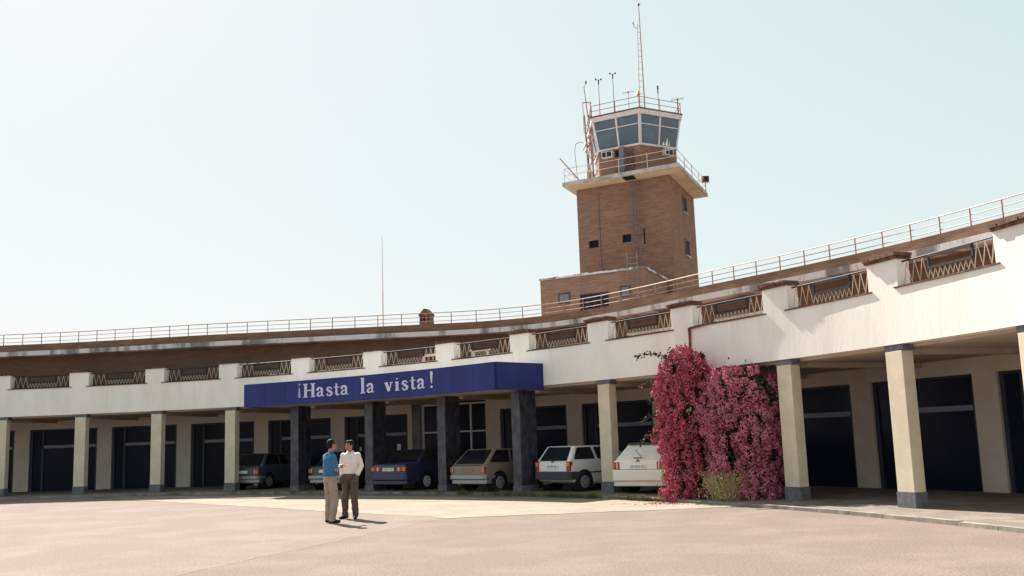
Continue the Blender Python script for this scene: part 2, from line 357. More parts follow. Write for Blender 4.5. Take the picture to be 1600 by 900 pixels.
# ------------------------------------------------------------------ canopy with sign
CB0, CB1, CZ0, CZ1 = -.29, 3.285, 3.11, 3.94
K = thing('entrance_canopy', 'blue fascia canopy over the dark marble columns with white Hasta la vista lettering', 'canopy')
NP = 12
for i in range(NP):
    mb = MB(); s = CB0 + (CB1 - CB0) * i / NP; e = CB0 + (CB1 - CB0) * (i + 1) / NP
    arc_slab(mb, s + .0016, e - .0016, -2.0, -1.93, CZ0, CZ1, 12); mb.build('fascia_panel', M['blue'], K)
for b in (CB0, CB1):
    mb = MB(); sg = 1 if b == CB1 else -1
    arc_slab(mb, b - .012, b + .012, -1.925, -.003, CZ0 + .002, CZ1 - .002, 30); mb.build('end_panel', M['blue'], K)
mb = MB(); arc_slab(mb, CB0 + .03, CB1 - .03, -1.925, -.004, 3.135, 3.20, 8); mb.build('canopy_soffit', M['soffit'], K)
mb = MB(); arc_slab(mb, CB0 + .03, CB1 - .03, -1.925, -.004, 3.80, 3.88, 8); mb.build('canopy_roof', M['slab'], K)
# letters drawn as ribbons (em = height of the capital H)
def arcpts(cx, cy, rx, ry, a0, a1, n=10): return [(cx + rx * math.cos(R_(a0 + (a1 - a0) * i / n)), cy + ry * math.sin(R_(a0 + (a1 - a0) * i / n))) for i in range(n + 1)]
def wv(pts, w0, w1, w2): # width profile
    n = len(pts) - 1; return [(x, y, (w0 + (w1 - w0) * 2 * i / n) if i <= n / 2 else (w1 + (w2 - w1) * (2 * i / n - 1))) for i, (x, y) in enumerate(pts)]
def bar(x0, y0, x1, y1, w): return [(x0, y0, w), (x1, y1, w)]
def dot(x, y, r): return [(x + r * math.cos(i * math.pi / 6), y + r * math.sin(i * math.pi / 6)) for i in range(12)]
TH = .085
GL = {
 'H': [bar(.2, 0, .2, 1, TH), bar(.70, 0, .70, 1, TH), bar(.2, .5, .7, .5, .035), bar(.04, .03, .36, .03, .03), bar(.54, .03, .86, .03, .03), bar(.04, .97, .36, .97, .03), bar(.54, .97, .86, .97, .03)],
 'a': [wv([(.06, .47), (.09, .56), (.18, .625), (.28, .625), (.36, .57), (.385, .47), (.385, .3), (.385, .12), (.42, .05), (.52, .055)], .06, .075, .03), wv([(.36, .36), (.22, .33), (.10, .24), (.085, .13), (.15, .05), (.25, .05), (.36, .14)], .03, .07, .035), ('dot', .09, .49, .07)],
 's': [wv([(.40, .47), (.36, .58), (.25, .625), (.13, .585), (.10, .48), (.18, .39), (.30, .31), (.41, .21), (.385, .09), (.27, .025), (.14, .05), (.07, .18)], .03, .085, .03)],
 't': [wv([(.2, .86), (.2, .6), (.2, .3), (.2, .14), (.25, .05), (.33, .04), (.41, .09)], .05, .075, .03), bar(.03, .6, .39, .6, .032)],
 'l': [bar(.2, 0, .2, 1.1, TH), bar(.05, .03, .36, .03, .03), bar(.06, 1.06, .2, 1.08, .03)],
 'v': [bar(.10, .62, .30, .02, .085), bar(.29, .02, .46, .62, .035), bar(.0, .6, .24, .6, .028), bar(.36, .6, .56, .6, .028)],
 'i': [bar(.17, 0, .17, .62, TH), bar(.04, .03, .31, .03, .03), bar(.05, .6, .17, .6, .028), ('dot', .17, .82, .05)],
 '!': [[(.1, 1.1, .07), (.1, .95, .085), (.1, .6, .05), (.1, .3, .022)], ('dot', .1, .07, .075)],
 '\u00a1': [[(.1, -.35, .07), (.1, -.2, .085), (.1, .15, .05), (.1, .42, .022)], ('dot', .1, .62, .07)],
}
def letter(ch, b_left, em, base, width_scale=1.0, m='letter'):
    mb = MB(); o = A(b_left, -2.0); n = A(b_left, 1) - A(b_left, 0); t = Vector((n.y, -n.x, 0))
    def P(x, y, d): return o + t * (x * em * width_scale) - n * d + Vector((0, 0, base + y * em))
    def quad(ps, k):
        d = .022 + .0012 * k; nn = len(ps)
        mb.add([P(x, y, d) for x, y in ps] + [P(x, y, -.004) for x, y in ps], [tuple(range(nn)), tuple(range(nn, 2 * nn))[::-1]] + [(i, nn + i, nn + (i + 1) % nn, (i + 1) % nn) for i in range(nn)])
    for k, st in enumerate(GL[ch]):
        if st[0] == 'dot': quad(dot(st[1], st[2], st[3]), k); continue
        L_ = []; Rr = []
        for i, (x, y, w_) in enumerate(st):
            a = st[max(0, i - 1)]; c = st[min(len(st) - 1, i + 1)]; dx, dy = c[0] - a[0], c[1] - a[1]; q = math.hypot(dx, dy)
            L_.append((x - dy / q * w_, y + dx / q * w_)); Rr.append((x + dy / q * w_, y - dx / q * w_))
        d = .022 + .0012 * k; nn = len(st)
        vs = [P(x, y, d) for x, y in L_] + [P(x, y, d) for x, y in Rr] + [P(x, y, -.004) for x, y in L_] + [P(x, y, -.004) for x, y in Rr]
        fs = [(nn - 1, 2 * nn - 1, 4 * nn - 1, 3 * nn - 1), (0, nn, 3 * nn, 2 * nn)]
        for i in range(nn - 1): fs += [(i, nn + i, nn + i + 1, i + 1), (i, i + 1, 2 * nn + i + 1, 2 * nn + i), (nn + i, nn + i + 1, 3 * nn + i + 1, 3 * nn + i)]
        mb.add(vs, fs)
    return mb.build('letter', M[m], K)
EM = .475
LB = [('\u00a1', .492), ('H', .561), ('a', .757), ('s', .894), ('t', 1.005), ('a', 1.106), ('l', 1.385), ('a', 1.48), ('v', 1.742), ('i', 1.885), ('s', 1.98), ('t', 2.10), ('a', 2.204), ('!', 2.39)]
for ch, bb in LB:
    o = letter(ch, bb, EM, 3.335 + (.17 if ch == '\u00a1' else 0), 1.42, 'letter_faint' if ch == '\u00a1' else 'letter'); o.parent = K
    if ch == '\u00a1': o['label'] = 'faded inverted exclamation mark'

# ------------------------------------------------------------------ terrace railings, one per bay
def ordinal_rail(b):
    d = {0: 'wrought iron terrace railing above the inverted exclamation mark of the sign', 1: 'wrought iron terrace railing above the middle of the blue sign lettering', 2: 'wrought iron terrace railing above the right end of the blue canopy, chair behind it',
         3: 'wrought iron terrace railing over the white car with grey bumper', 4: 'wrought iron terrace railing directly left of the drainpipe over the cream car', 5: 'wrought iron terrace railing directly right of the drainpipe above the bougainvillea', -1: 'wrought iron terrace railing just left of the canopy lettering, above the leftmost marble column'}
    d.update({-2: 'wrought iron terrace railing in the first opening left of the blue canopy', -3: 'wrought iron terrace railing in the second opening left of the blue canopy', -4: 'wrought iron terrace railing in the third opening left of the blue canopy', -5: 'wrought iron terrace railing in the fourth opening left of the blue canopy', -6: 'wrought iron terrace railing in the leftmost opening of the terrace',
        6: 'wrought iron terrace railing in the first opening right of the bougainvillea', 7: 'wrought iron terrace railing in the second opening right of the bougainvillea', 8: 'wrought iron terrace railing in the rightmost and nearest opening of the terrace'})
    return d[b]
for b in range(B0, B1):
    p0 = A(b + hb, .16); p1 = A(b + 1 - hb, .16); ln = (p1 - p0).length
    rz = math.atan2(p1.y - p0.y, p1.x - p0.x); g = thing('terrace_railing', ordinal_rail(b), 'railing', (p0.x, p0.y, 4.37), rz, 'wrought iron railings between the terrace pillars')
    ln -= .02
    mb = MB(); mb.tube((.01, 0, .53), (ln, 0, .53), .018); mb.build('top_rail', M['iron'], g)
    mb = MB(); mb.tube((.01, 0, .05), (ln, 0, .05), .014); mb.build('bottom_rail', M['iron'], g)
    a, c = ln * .29, ln * .74
    mb = MB()
    for z in (.27, .50): mb.box((a, -.03, z - .024), (c, .03, z + .024))
    for x in (a, c): mb.box((x - .022, -.02, .25), (x + .022, .02, .515))
    mb.build('centre_frame', M['iron'], g)
    def zig(x0, x1, n_, z0, z1, nm):
        mb = MB(); pts = [(x0 + (x1 - x0) * i / (2 * n_), -.012, z0 if i % 2 == 0 else z1) for i in range(2 * n_ + 1)]; mb.path(pts, .0088, 5); mb.build(nm, M['wire'], g)
    zig(.03, a - .03, 3, .06, .50, 'side_zigzag'); zig(c + .03, ln - .02, 3, .06, .50, 'side_zigzag')
    zig(a - .02, c + .02, 9, .06, .24, 'centre_zigzag')
# terrace furniture glimpsed through the openings
def bench(b0, b1, r, z, label, legs=True):
    p0 = A(b0, r); p1 = A(b1, r); rz = math.atan2(p1.y - p0.y, p1.x - p0.x); L_ = (p1 - p0).length
    t = thing('terrace_bench', label, 'bench', (p0.x, p0.y, 4.2), rz)
    mb = MB(); mb.box((0, 0, z - .05), (L_, .3, z)); mb.build('seat', M['white_metal'], t)
    for x in (.02, L_ - .07):
        mb = MB(); mb.box((x, .1, 0), (x + .05, .2, z - .052)); mb.build('leg', M['white_metal'], t)
bench(1.52, 1.86, .55, .52, 'white bench seen through the terrace railing above the word vista')
bench(2.21, 2.42, .45, .50, 'short white seat seen through the terrace railing near the end of the canopy')
bench(4.2, 4.75, .5, .36, 'long white bench seen low behind the railing over the cream car')
bench(5.2, 5.9, .5, .36, 'long white bench seen low behind the railing above the bougainvillea')

# ------------------------------------------------------------------ roof railing
g = thing('roof_railing', 'thin rusty three-bar railing running along the terminal roof parapet', 'railing')
f0 = sbk(.12); RB0, RB1 = -6.0, 8.4; n = 62
for i in range(n):
    b = RB0 + (RB1 - RB0) * i / (n - 1); p = A(b, f0(b), 6.301); mb = MB(); mb.tube(p, p + Vector((0, 0, .46)), .017); mb.build('post', M['rust'], g)
for z, r_, m_ in ((.455, .017, 'rail_paint'), (.29, .012, 'rail_paint'), (.12, .012, 'rail_paint')):
    mb = MB(); mb.path([A(RB0 + (RB1 - RB0) * i / 170, f0(RB0 + (RB1 - RB0) * i / 170), 6.3 + z) for i in range(171)], r_, 6); mb.build('rail', M[m_], g)
# chimney and pole on the roof
c0 = A(.655, 5.0)
ch = thing('chimney', 'small brown brick chimney with gabled cap and slotted openings on the roof', 'chimney', (c0.x, c0.y, 6.022), R_(-20)); ch.scale = (.9, .9, 1.1)
mb = MB(); mb.box((-.27, -.22, 0), (.27, .22, .52)); mb.build('stack', M['brick2'], ch)
for x in (-.24, -.115, .115, .24):
    mb = MB(); mb.box((x - .028, -.2, .521), (x + .028, .2, .70)); mb.build('pier', M['brick2'], ch)
mb = MB(); mb.box((-.29, -.25, .701), (.29, .25, .76)); mb.add([(-.29, -.25, .761), (.29, -.25, .761), (.29, .25, .761), (-.29, .25, .761), (-.06, -.2, .97), (.06, -.2, .97), (.06, .2, .97), (-.06, .2, .97)], [(3, 2, 1, 0), (4, 5, 6, 7), (0, 1, 5, 4), (1, 2, 6, 5), (2, 3, 7, 6), (3, 0, 4, 7)]); mb.build('cap', M['tile'], ch)
q = A(.165, 4.6); mb = MB(); mb.tube((0, 0, 0), (0, 0, 2.0), .024, .02); mb.tube((0, 0, 2.0), (0, 0, 4.35), .016, .008)
o = mb.build('radio_pole', M['rail_paint']); o.location = (q.x, q.y, 6.02); tag(o, 'tall thin bare pole standing on the roof left of the chimney', 'pole')

# ------------------------------------------------------------------ control tower (local frame: x runs left along the front, y runs back)
ua, va = R_(150.2), R_(67.6)
U = Vector((math.cos(ua), math.sin(ua), 0)); V = Vector((math.cos(va), math.sin(va), 0)); TC = Vector((8.22, 49.2, 0))
TW = thing('control_tower', 'square brown brick control tower with glazed hexagonal cab and concrete balcony', 'tower', TC, va - math.pi / 2)
Minv = Matrix.Rotation(-(va - math.pi / 2), 4, 'Z')
def tl(s, t, z): return Minv @ (U * s + V * t + Vector((0, 0, z)))
def tbox(mb, s0, s1, t0, t1, z0, z1, mi=0):
    mb.hexa([tl(s0, t0, z0), tl(s1, t0, z0), tl(s1, t1, z0), tl(s0, t1, z0), tl(s0, t0, z1), tl(s1, t0, z1), tl(s1, t1, z1), tl(s0, t1, z1)], mi)
SW, SD = 5.28, 5.75
def tpart(name, m, *boxes, parent=None, bevel=0):
    mb = MB()
    for q in boxes: tbox(mb, *q)
    return mb.build(name, M[m], parent or TW, bevel=bevel)
# shaft: front and sides as walls with real openings
F0, F1 = -.05, 14.76
slots = [(4.69, 4.13, 11.50, 11.90), (2.75, 2.23, 11.56, 11.98)]
tpart('shaft_wall', 'brick', (0, SW, .25, SD, F0, F1))
# front skin 0..0.25 with two slots
tpart('front_wall', 'brick', (.002, SW - .002, 0, .249, F0, 11.5), (.002, SW - .002, 0, .249, 11.98, F1), (.002, 2.23, 0, .249, 11.5, 11.98), (2.75, 4.13, 0, .249, 11.5, 11.98), (4.69, SW - .002, 0, .249, 11.5, 11.98), (4.13, 4.69, 0, .249, 11.90, 11.98), (2.23, 2.75, 0, .249, 11.5, 11.56))
for s1, s0, z0, z1 in slots:
    W = link('slot_window', None, TW); W.location = tl((s0 + s1) / 2, .1, z0)
    mb = MB(); tbox(mb, s0 + .003, s1 - .003, .2, .245, z0 + .003, z1 - .003); o = mb.build('pane', M['glass'], W); o.location = -W.location
    nb = 4
    for i in range(nb):
        x = s0 + (s1 - s0) * (i + .7) / (nb + .4); mb = MB(); tbox(mb, x - .014, x + .014, .06, .09, z0 + .003, z1 - .003); o = mb.build('bar', M['iron'], W); o.location = -W.location
# right side windows (dark openings with sills)
for t0, t1, z0, z1 in ((2.8, 3.65, 13.4, 14.2), (2.85, 3.7, 11.05, 11.85)):
    W = link('side_window', None, TW); W.location = tl(0, t0, z0)
    for nm, m_, bx in (('pane', 'dark', (-.012, .05, t0, t1, z0, z1)), ('sill', 'slab', (-.10, -.001, t0 - .05, t1 + .05, z0 - .08, z0 - .002)), ('frame', 'brick', (-.05, -.001, t0 - .09, t0 - .002, z0, z1)), ('frame', 'brick', (-.05, -.001, t1 + .002, t1 + .09, z0, z1)), ('frame', 'brick', (-.05, -.001, t0 - .09, t1 + .09, z1 + .002, z1 + .09))):
        mb = MB(); tbox(mb, *bx); o = mb.build(nm, M[m_], W); o.location = -W.location
# narrow slit, pipes and mortar run marks
tpart('slit', 'dark', (1.48, 1.56, -.008, .05, 11.35, 12.15))
mb = MB(); mb.path([tl(4.03, -.05, 9.4), tl(4.03, -.05, 13.4), tl(4.0, -.05, 13.6), tl(4.03, -.05, 14.3)], .022); mb.build('conduit', M['grey_metal'], TW)
def ladder(s, z0, z1, t, wd=.42, name='ladder', cage=True):
    L_ = link(name, None, TW); L_.location = tl(s, t, z0)
    def fin(mb, nm, m_='grey_metal'):
        o = mb.build(nm, M[m_], L_); o.location = -L_.location
    for x in (s - wd / 2, s + wd / 2):
        mb = MB(); mb.tube(tl(x, t, z0), tl(x, t, z1), .022); fin(mb, 'stringer')
    z = z0 + .2
    while z < z1 - .1:
        mb = MB(); mb.tube(tl(s - wd / 2, t, z), tl(s + wd / 2, t, z), .012, n=5); fin(mb, 'rung'); z += .3
    if cage:
        z = z0 + 1.6
        while z < z1 - .2:
            mb = MB(); mb.path([tl(s - wd / 2 + (wd / 2) * (1 - math.cos(a * math.pi / 8)), t - .5 * math.sin(a * math.pi / 8), z) for a in range(9)], .012, 5); fin(mb, 'cage_hoop'); z += .75
        for a in (2, 4, 6):
            mb = MB(); x = s - wd / 2 + (wd / 2) * (1 - math.cos(a * math.pi / 8)); y = t - .5 * math.sin(a * math.pi / 8); mb.tube(tl(x, y, z0 + 1.6), tl(x, y, z1 - .2), .01, n=5); fin(mb, 'cage_strip')
ladder(1.95, 9.45, 14.75, -.14)
# balcony slab
BA = (-.75, SW + .50, -.9, SD + .55)
tpart('balcony_slab', 'slab', (BA[0], BA[1], BA[2], BA[3], 14.84, 15.05))
mb = MB(); c_ = [tl(0, 0, 14.762), tl(SW, 0, 14.762), tl(SW, SD, 14.762), tl(0, SD, 14.762)]; d_ = [tl(BA[0] + .06, BA[2] + .06, 14.838), tl(BA[1] - .06, BA[2] + .06, 14.838), tl(BA[1] - .06, BA[3] - .06, 14.838), tl(BA[0] + .06, BA[3] - .06, 14.838)]
mb.hexa(c_ + d_); mb.build('balcony_underside', M['slab_under'], TW)
tpart('ladder_hatch', 'dark', (1.75, 2.35, BA[2] + .1, -.01, 14.775, 14.80))
# lower annex in front of the shaft
Bv = -4.43; As0 = .42; 
tpart('annex_wall', 'brick', (As0, As0 + 5.5, Bv, -.004, 0, 9.30))
mb = MB()
for i in range(21):
    s = As0 - .05 + i * 5.6 / 21; tbox(mb, s, s + 5.6 / 21 - .012, Bv - .06, Bv + .25, 9.302, 9.37 + random.uniform(0, .045))
for i in range(16):
    t = Bv + .26 + i * 4.1 / 16; tbox(mb, As0 - .06, As0 + .2, t, t + 4.1 / 16 - .012, 9.302, 9.37 + random.uniform(0, .04))
mb.build('coping', M['cornice'], TW)['kind'] = 'stuff'
def awin(s0, s1, z0, z1, m_, nm, nb=0):
    W = link(nm, None, TW); W.location = tl(As0 + (s0 + s1) / 2, Bv, z0)
    L_ = [('frame', 'frame', (s0 - .05, s1 + .05, -.03, -.002, z0 - .05, z0)), ('frame', 'frame', (s0 - .05, s1 + .05, -.03, -.002, z1, z1 + .05)), ('frame', 'frame', (s0 - .05, s0, -.03, -.002, z0 + .001, z1 - .001)), ('frame', 'frame', (s1, s1 + .05, -.03, -.002, z0 + .001, z1 - .001)), ('pane', m_, (s0 + .001, s1 - .001, -.012, -.003, z0 + .001, z1 - .001))]
    for i in range(nb): x = s0 + (s1 - s0) * (i + 1) / (nb + 1); L_.append(('bar', 'frame', (x - .018, x + .018, -.026, -.013, z0 + .002, z1 - .002)))
    for n_, mm, (a, b_, t0, t1, c, d) in L_:
        mb = MB(); tbox(mb, As0 + a, As0 + b_, Bv + t0, Bv + t1, c, d); o = mb.build(n_, M[mm], W); o.location = -W.location
awin(1.92, 3.32, 7.45, 8.34, 'dark_pane', 'annex_window', 3); awin(3.95, 4.48, 8.1, 8.5, 'grey_metal', 'vent'); awin(.81, 1.21, 8.1, 8.52, 'grey_metal', 'vent')
ladder(As0 + .55, 6.05, 10.1, Bv - .14, .5, 'annex_ladder', False)
# cab: hexagon
CC = Vector((6.93, 52.2, 0))
def hexp(rad, z, rot=0): return [Minv @ (CC - TC + Vector((rad * math.cos(R_(270 + 60 * i + rot)), rad * math.sin(R_(270 + 60 * i + rot)), z))) for i in range(6)]
def hexs(name, m_, r0, z0, r1, z1):
    mb = MB(); a = hexp(r0, z0); b = hexp(r1, z1); mb.add(a + b, [tuple(range(6))[::-1], tuple(range(6, 12))] + [(i, (i + 1) % 6, 6 + (i + 1) % 6, 6 + i) for i in range(6)]); return mb.build(name, M[m_], TW)
ZS, ZT = 16.68, 18.17
RS, RT = 2.42, 2.72
hexs('cab_base', 'brick', 2.33, 15.051, 2.36, 16.58); hexs('cab_sill', 'cab_frame', RS + .02, 16.582, RS + .04, ZS)
hexs('cab_core', 'dark', RS - .25, ZS + .001, RT - .25, ZT - .001)
hexs('cab_roof', 'cab_frame', RT + .06, ZT, RT + .10, ZT + .24); hexs('cab_roof_edge', 'tile', RT + .13, ZT + .241, RT + .13, ZT + .31)
a = hexp(RS, ZS); b_ = hexp(RT, ZT)
def lerp(p, q, t): return p + (q - p) * t
for i in range(6):
    j = (i + 1) % 6; W = link('cab_window', None, TW); W.location = (a[i] + a[j]) / 2
    mid = (a[i] + a[j]) / 2; cen = (a[0] + a[3]) / 2; nrm = (mid - cen); nrm.z = 0; nrm.normalize()
    def P(x, y, d): return lerp(lerp(a[i], a[j], x), lerp(b_[i], b_[j], x), y) + nrm * d
    def pane(x0, x1, y0, y1, d0, d1, nm, m_):
        mb = MB(); mb.hexa([P(x0, y0, d0), P(x1, y0, d0), P(x1, y0, d1), P(x0, y0, d1), P(x0, y1, d0), P(x1, y1, d0), P(x1, y1, d1), P(x0, y1, d1)]); o = mb.build(nm, M[m_], W); o.location = -W.location; return o
    for x0, x1 in ((.035, .482), (.518, .965)):
        pane(x0, x1, .02, .66, -.03, -.05, 'pane', 'cab_glass'); pane(x0, x1, .69, .98, -.03, -.05, 'pane', 'cab_glass')
        pane(x0, x1, .661, .689, .0, -.07, 'transom', 'cab_frame')
    for x0, x1 in ((0.002, .034), (.483, .517), (.966, .998)): pane(x0, x1, .002, .998, .015, -.08, 'mullion', 'cab_frame')
    if i == 0:
        for x0, x1, y1 in ((.60, .66, .16), (.68, .75, .30), (.77, .80, .2)): 
            mb = MB(); mb.hexa([P(x0, .03, -.028), P(x1, .03, -.028), P(x1, .03, -.0295), P(x0, .03, -.0295), P((x0 * .4 + x1 * .6), y1, -.028), P((x0 * .3 + x1 * .7), y1, -.028), P((x0 * .3 + x1 * .7), y1, -.0295), P((x0 * .4 + x1 * .6), y1, -.0295)]); o = mb.build('white_sliver', M['notice'], W); o.location = -W.location  # jagged white slivers set over the lower pane
# stuff on the cab base: air conditioners, duct, door
def face(i, x, z, d):
    a_ = hexp(2.345, z); j = (i + 1) % 6; m_ = (a_[i] + a_[j]) / 2 - (a_[0] + a_[3]) / 2; m_.z = 0; m_.normalize(); return lerp(a_[i], a_[j], x) + m_ * d
def fbox(nm, i, x0, x1, z0, z1, d0, d1, m_, parent=None, bevel=0):
    mb = MB(); mb.hexa([face(i, x0, z0, d0), face(i, x1, z0, d0), face(i, x1, z0, d1), face(i, x0, z0, d1), face(i, x0, z1, d0), face(i, x1, z1, d0), face(i, x1, z1, d1), face(i, x0, z1, d1)]); return mb.build(nm, M[m_], parent or TW, bevel=bevel)
for i, x0, x1, nm in ((5, .10, .36, 'air_conditioner'), (0, .60, .83, 'air_conditioner')):
    ac = fbox(nm, i, x0, x1, 16.14, 16.48, -.02, .28, 'cab_frame')
    fbox('grille', i, x0 + .02, x0 + (x1 - x0) * .42, 16.18, 16.44, .281, .292, 'iron', ac); fbox('grille', i, x0 + (x1 - x0) * .5, x1 - .02, 16.18, 16.44, .281, .292, 'iron', ac)
fbox('recess', 5, .39, .47, 16.16, 16.52, -.02, .02, 'dark')
fbox('duct', 5, .53, .64, 15.06, 16.575, .01, .30, 'grey_metal'); fbox('door', 5, .68, .85, 15.1, 16.45, -.02, .012, 'tile')
# cab roof railing and balcony railing
def railing(nm, label, pts, h, rails, mat_, spacing, rr=.02):
    G = thing(nm, label, 'railing', pts[0]); o0 = Vector(pts[0])
    for p, q in zip(pts, pts[1:]):
        p = Vector(p); q = Vector(q); n_ = max(1, int(round((q - p).length / spacing)))
        for i in range(n_): mb = MB(); s_ = p + (q - p) * i / n_ - o0; mb.tube(s_, s_ + Vector((0, 0, h)), rr); mb.build('post', M[mat_], G)
    for z in rails:
        mb = MB(); mb.path([Vector(p) - o0 + Vector((0, 0, z)) for p in pts], rr * .85); mb.build('rail', M[mat_], G)
    return G
hw_ = lambda rad, z: [CC + Vector((rad * math.cos(R_(270 + 60 * i)), rad * math.sin(R_(270 + 60 * i)), z)) for i in range(6)]
top = hw_(RT + .02, ZT + .311)
railing('cab_roof_railing', 'rusty two-bar railing around the flat roof of the control tower cab', top + [top[0]], .62, (.6, .30), 'rust', 1.5, .019)
tw = lambda s, t, z: TC + U * s + V * t + Vector((0, 0, z))
bp_ = [tw(BA[0] + .1, BA[3] - .1, 15.051), tw(BA[0] + .1, BA[2] + .1, 15.051), tw(BA[1] - .1, BA[2] + .1, 15.051), tw(BA[1] - .1, BA[3] - .1, 15.051)]
railing('balcony_railing', 'pale two-bar railing around the concrete balcony below the tower cab', bp_ + [bp_[0]], .78, (.75, .38), 'rail_white', 1.7)
# floodlight on the balcony corner
p = tw(BA[0] + .08, BA[3] - .15, 15.051)
fl = thing('floodlight', 'boxy brown floodlight on a post at the right rear balcony corner', 'floodlight', p)
mb = MB(); mb.tube((0, 0, 0), (0, 0, .62), .025); mb.build('post', M['rust'], fl); mb = MB(); mb.box((-.2, -.15, .62), (.2, .15, .95)); mb.build('lamp_box', M['tile'], fl, bevel=.02); mb = MB(); mb.box((-.12, -.165, .68), (.12, -.151, .88)); mb.build('lens', M['glass'], fl)
p = tw(BA[1] - .95, BA[2] + .35, 15.051); mb = MB(); mb.tube((0, 0, 0), (-1.05, -.3, 1.2), .03); o = mb.build('slanted_pole', M['rust']); o.location = p; tag(o, 'slanting rusty pole leaning out over the left end of the tower balcony', 'pole')
# cable mast left of the cab
def RZ(z): return z
ml = hw_(RT + .12, 0)[5]
def plan(px, dist): return Vector(((px - 800) / 1546.85 * dist, dist, 0))
cm = thing('cable_mast', 'rusty lattice cable mast standing on the balcony left of the cab', 'mast', tw(SW - .75, .55, 15.051))
base_ = tw(SW - .75, .55, 15.051)
random.seed(3)
for k, (dx, dy) in enumerate(((-.14, -.1), (.14, -.1), (.14, .14), (-.14, .14))):
    mb = MB(); mb.tube((dx, dy, 0), (dx * .8 - .12, dy, 3.9), .028); mb.build('leg', M['rust'], cm)
for i in range(9):
    z = .2 + i * .38; s_ = -1 if i % 2 else 1; mb = MB(); mb.tube((-.14 * s_ - .03 * z, -.1, z), (.14 * s_ - .03 * z - .01, -.1, z + .38), .018); mb.tube((.14, .14 * s_ + .02, z), (.13, -.12 * s_ + .02, z + .38), .018); mb.build('brace', M['rail_paint'], cm)
for i in range(7):
    mb = MB(); x = random.uniform(-.22, .12); z0 = random.uniform(0, 1.3); pts = [(x - .03 * z0 + random.uniform(-.05, .05), -.14 - .02 * i, z0 + j * .4) for j in range(6)]; mb.path(pts, random.uniform(.014, .026), 5); mb.build('cable', M[random.choice(['rust', 'tile', 'rail_paint'])], cm)
for z, x in ((2.15, -.3), (2.0, -.2), (1.55, .25), (.55, .2)):
    mb = MB(); mb.tube((x - .1, -.16, z - .22), (x + .12, -.16, z + .2), .035); mb.build('bracket', M['rail_paint'], cm)
mb = MB(); mb.box((-.28, -.2, .0), (.05, .1, .75)); mb.build('junction_box', M['slab_under'], cm)
mb = MB(); mb.path([(-.75, -.1, -.0), (-.85, -.1, 1.9), (-.8, -.1, 2.25), (-.6, -.1, 2.4), (-.35, -.1, 2.35)], .02); mb.build('conduit', M['rail_paint'], cm)
# aerials on the cab roof
ZR = ZT + .311
def hexedge(i, f_, rad=RT - .02):
    h_ = hw_(rad, ZR); return lerp(h_[i], h_[(i + 1) % 6], f_)
def aerial(nm, label, cat, p, build):
    t = thing(nm, label, cat, p); build(t); return t
def pole(t, h, r=.022, m_='rust', lean=0):
    mb = MB(); mb.tube((0, 0, 0), (lean, 0, h), r, r * .7); mb.build('pole', M[m_], t)
def cups(t, h, span=.14):
    mb = MB(); mb.tube((-span, 0, h), (span, 0, h), .012)
    for x in (-span, span): mb.ball((x, 0, h + .04), (.045, .045, .06))
    mb.tube((0, 0, h - .25), (0, 0, h), .032); mb.build('wind_cups', M['iron'], t)
def yagi(t, h, L_=.5, rz=.4):
    mb = MB(); c, s_ = math.cos(rz), math.sin(rz); mb.tube((-L_ * c, -L_ * s_, h - .1), (L_ * c, L_ * s_, h + .08), .014)
    for k in (-.8, -.4, 0, .4, .8): mb.tube((k * L_ * c - s_ * .28, k * L_ * s_ + c * .28, h), (k * L_ * c + s_ * .28, k * L_ * s_ - c * .28, h), .008, n=5)
    mb.build('elements', M['grey_metal'], t); mb = MB(); mb.ball((0, 0, h), .05); mb.build('clamp', M['iron'], t)
def b_(t): pole(t, 1.95); cups(t, 1.98)
aerial('wind_sensor', 'shorter cup wind sensor pole, second from the left edge of the cab roof', 'wind sensor', hexedge(5, .17), b_)
def b_(t): pole(t, 2.1); cups(t, 2.13)
aerial('wind_sensor', 'taller cup wind sensor pole over the middle of the left cab windows', 'wind sensor', hexedge(5, .48), b_)
def b_(t): pole(t, 1.0, .016); yagi(t, 1.02, .32)
aerial('yagi_aerial', 'small spidery aerial on a short pole left of the lattice mast', 'aerial', hexedge(5, .8) + Vector((0, .2, 0)), b_)
def b_(t):
    pole(t, .8, .04); yagi(t, .82, .36, .1)
aerial('yagi_aerial', 'small spidery aerial on a stout post at the right corner of the cab roof', 'aerial', hexedge(0, .96), b_)
def b_(t):
    pole(t, 1.4, .018); mb = MB(); mb.tube((0, 0, .95), (0, 0, 1.2), .035); mb.box((-.05, -.04, 1.2), (.05, .04, 1.36)); mb.build('sensor', M['grey_metal'], t)
aerial('sensor_pole', 'thin grey sensor pole just right of the lattice mast', 'pole', hexedge(0, .48), b_)
def b_(t):
    pole(t, 1.7, .028, lean=-.14); mb = MB(); mb.tube((-.25, 0, .82), (.1, 0, .82), .028); mb.build('crossbar', M['rust'], t); mb = MB(); mb.tube((-.24, 0, -.9), (-.24, 0, .82), .02); mb.build('side_pole', M['rail_paint'], t)
    mb = MB(); mb.ball((-.02, 0, 1.95), (.05, .05, .09)); mb.tube((-.14, 0, 1.65), (-.02, 0, 1.9), .014); mb.build('lamp', M['tile'], t)
aerial('twin_pole', 'rusty double pole with crossbar at the left edge of the cab roof', 'pole', hexedge(5, .02) + Vector((-.28, 0, 0)), b_)
for i, f_, lb in ((0, 0, 'orange obstruction lamp on the front corner of the cab roof'), (5, .0, 'orange obstruction lamp at the left corner of the cab roof')):
    t = thing('obstruction_lamp', lb, 'lamp', hexedge(i, f_, RT + .06)); mb = MB(); mb.tube((0, 0, 0), (0, 0, .68), .02); mb.build('post', M['rust'], t); mb = MB(); mb.ball((0, 0, .78), (.045, .045, .10)); mb.build('lens', M['orange'], t)
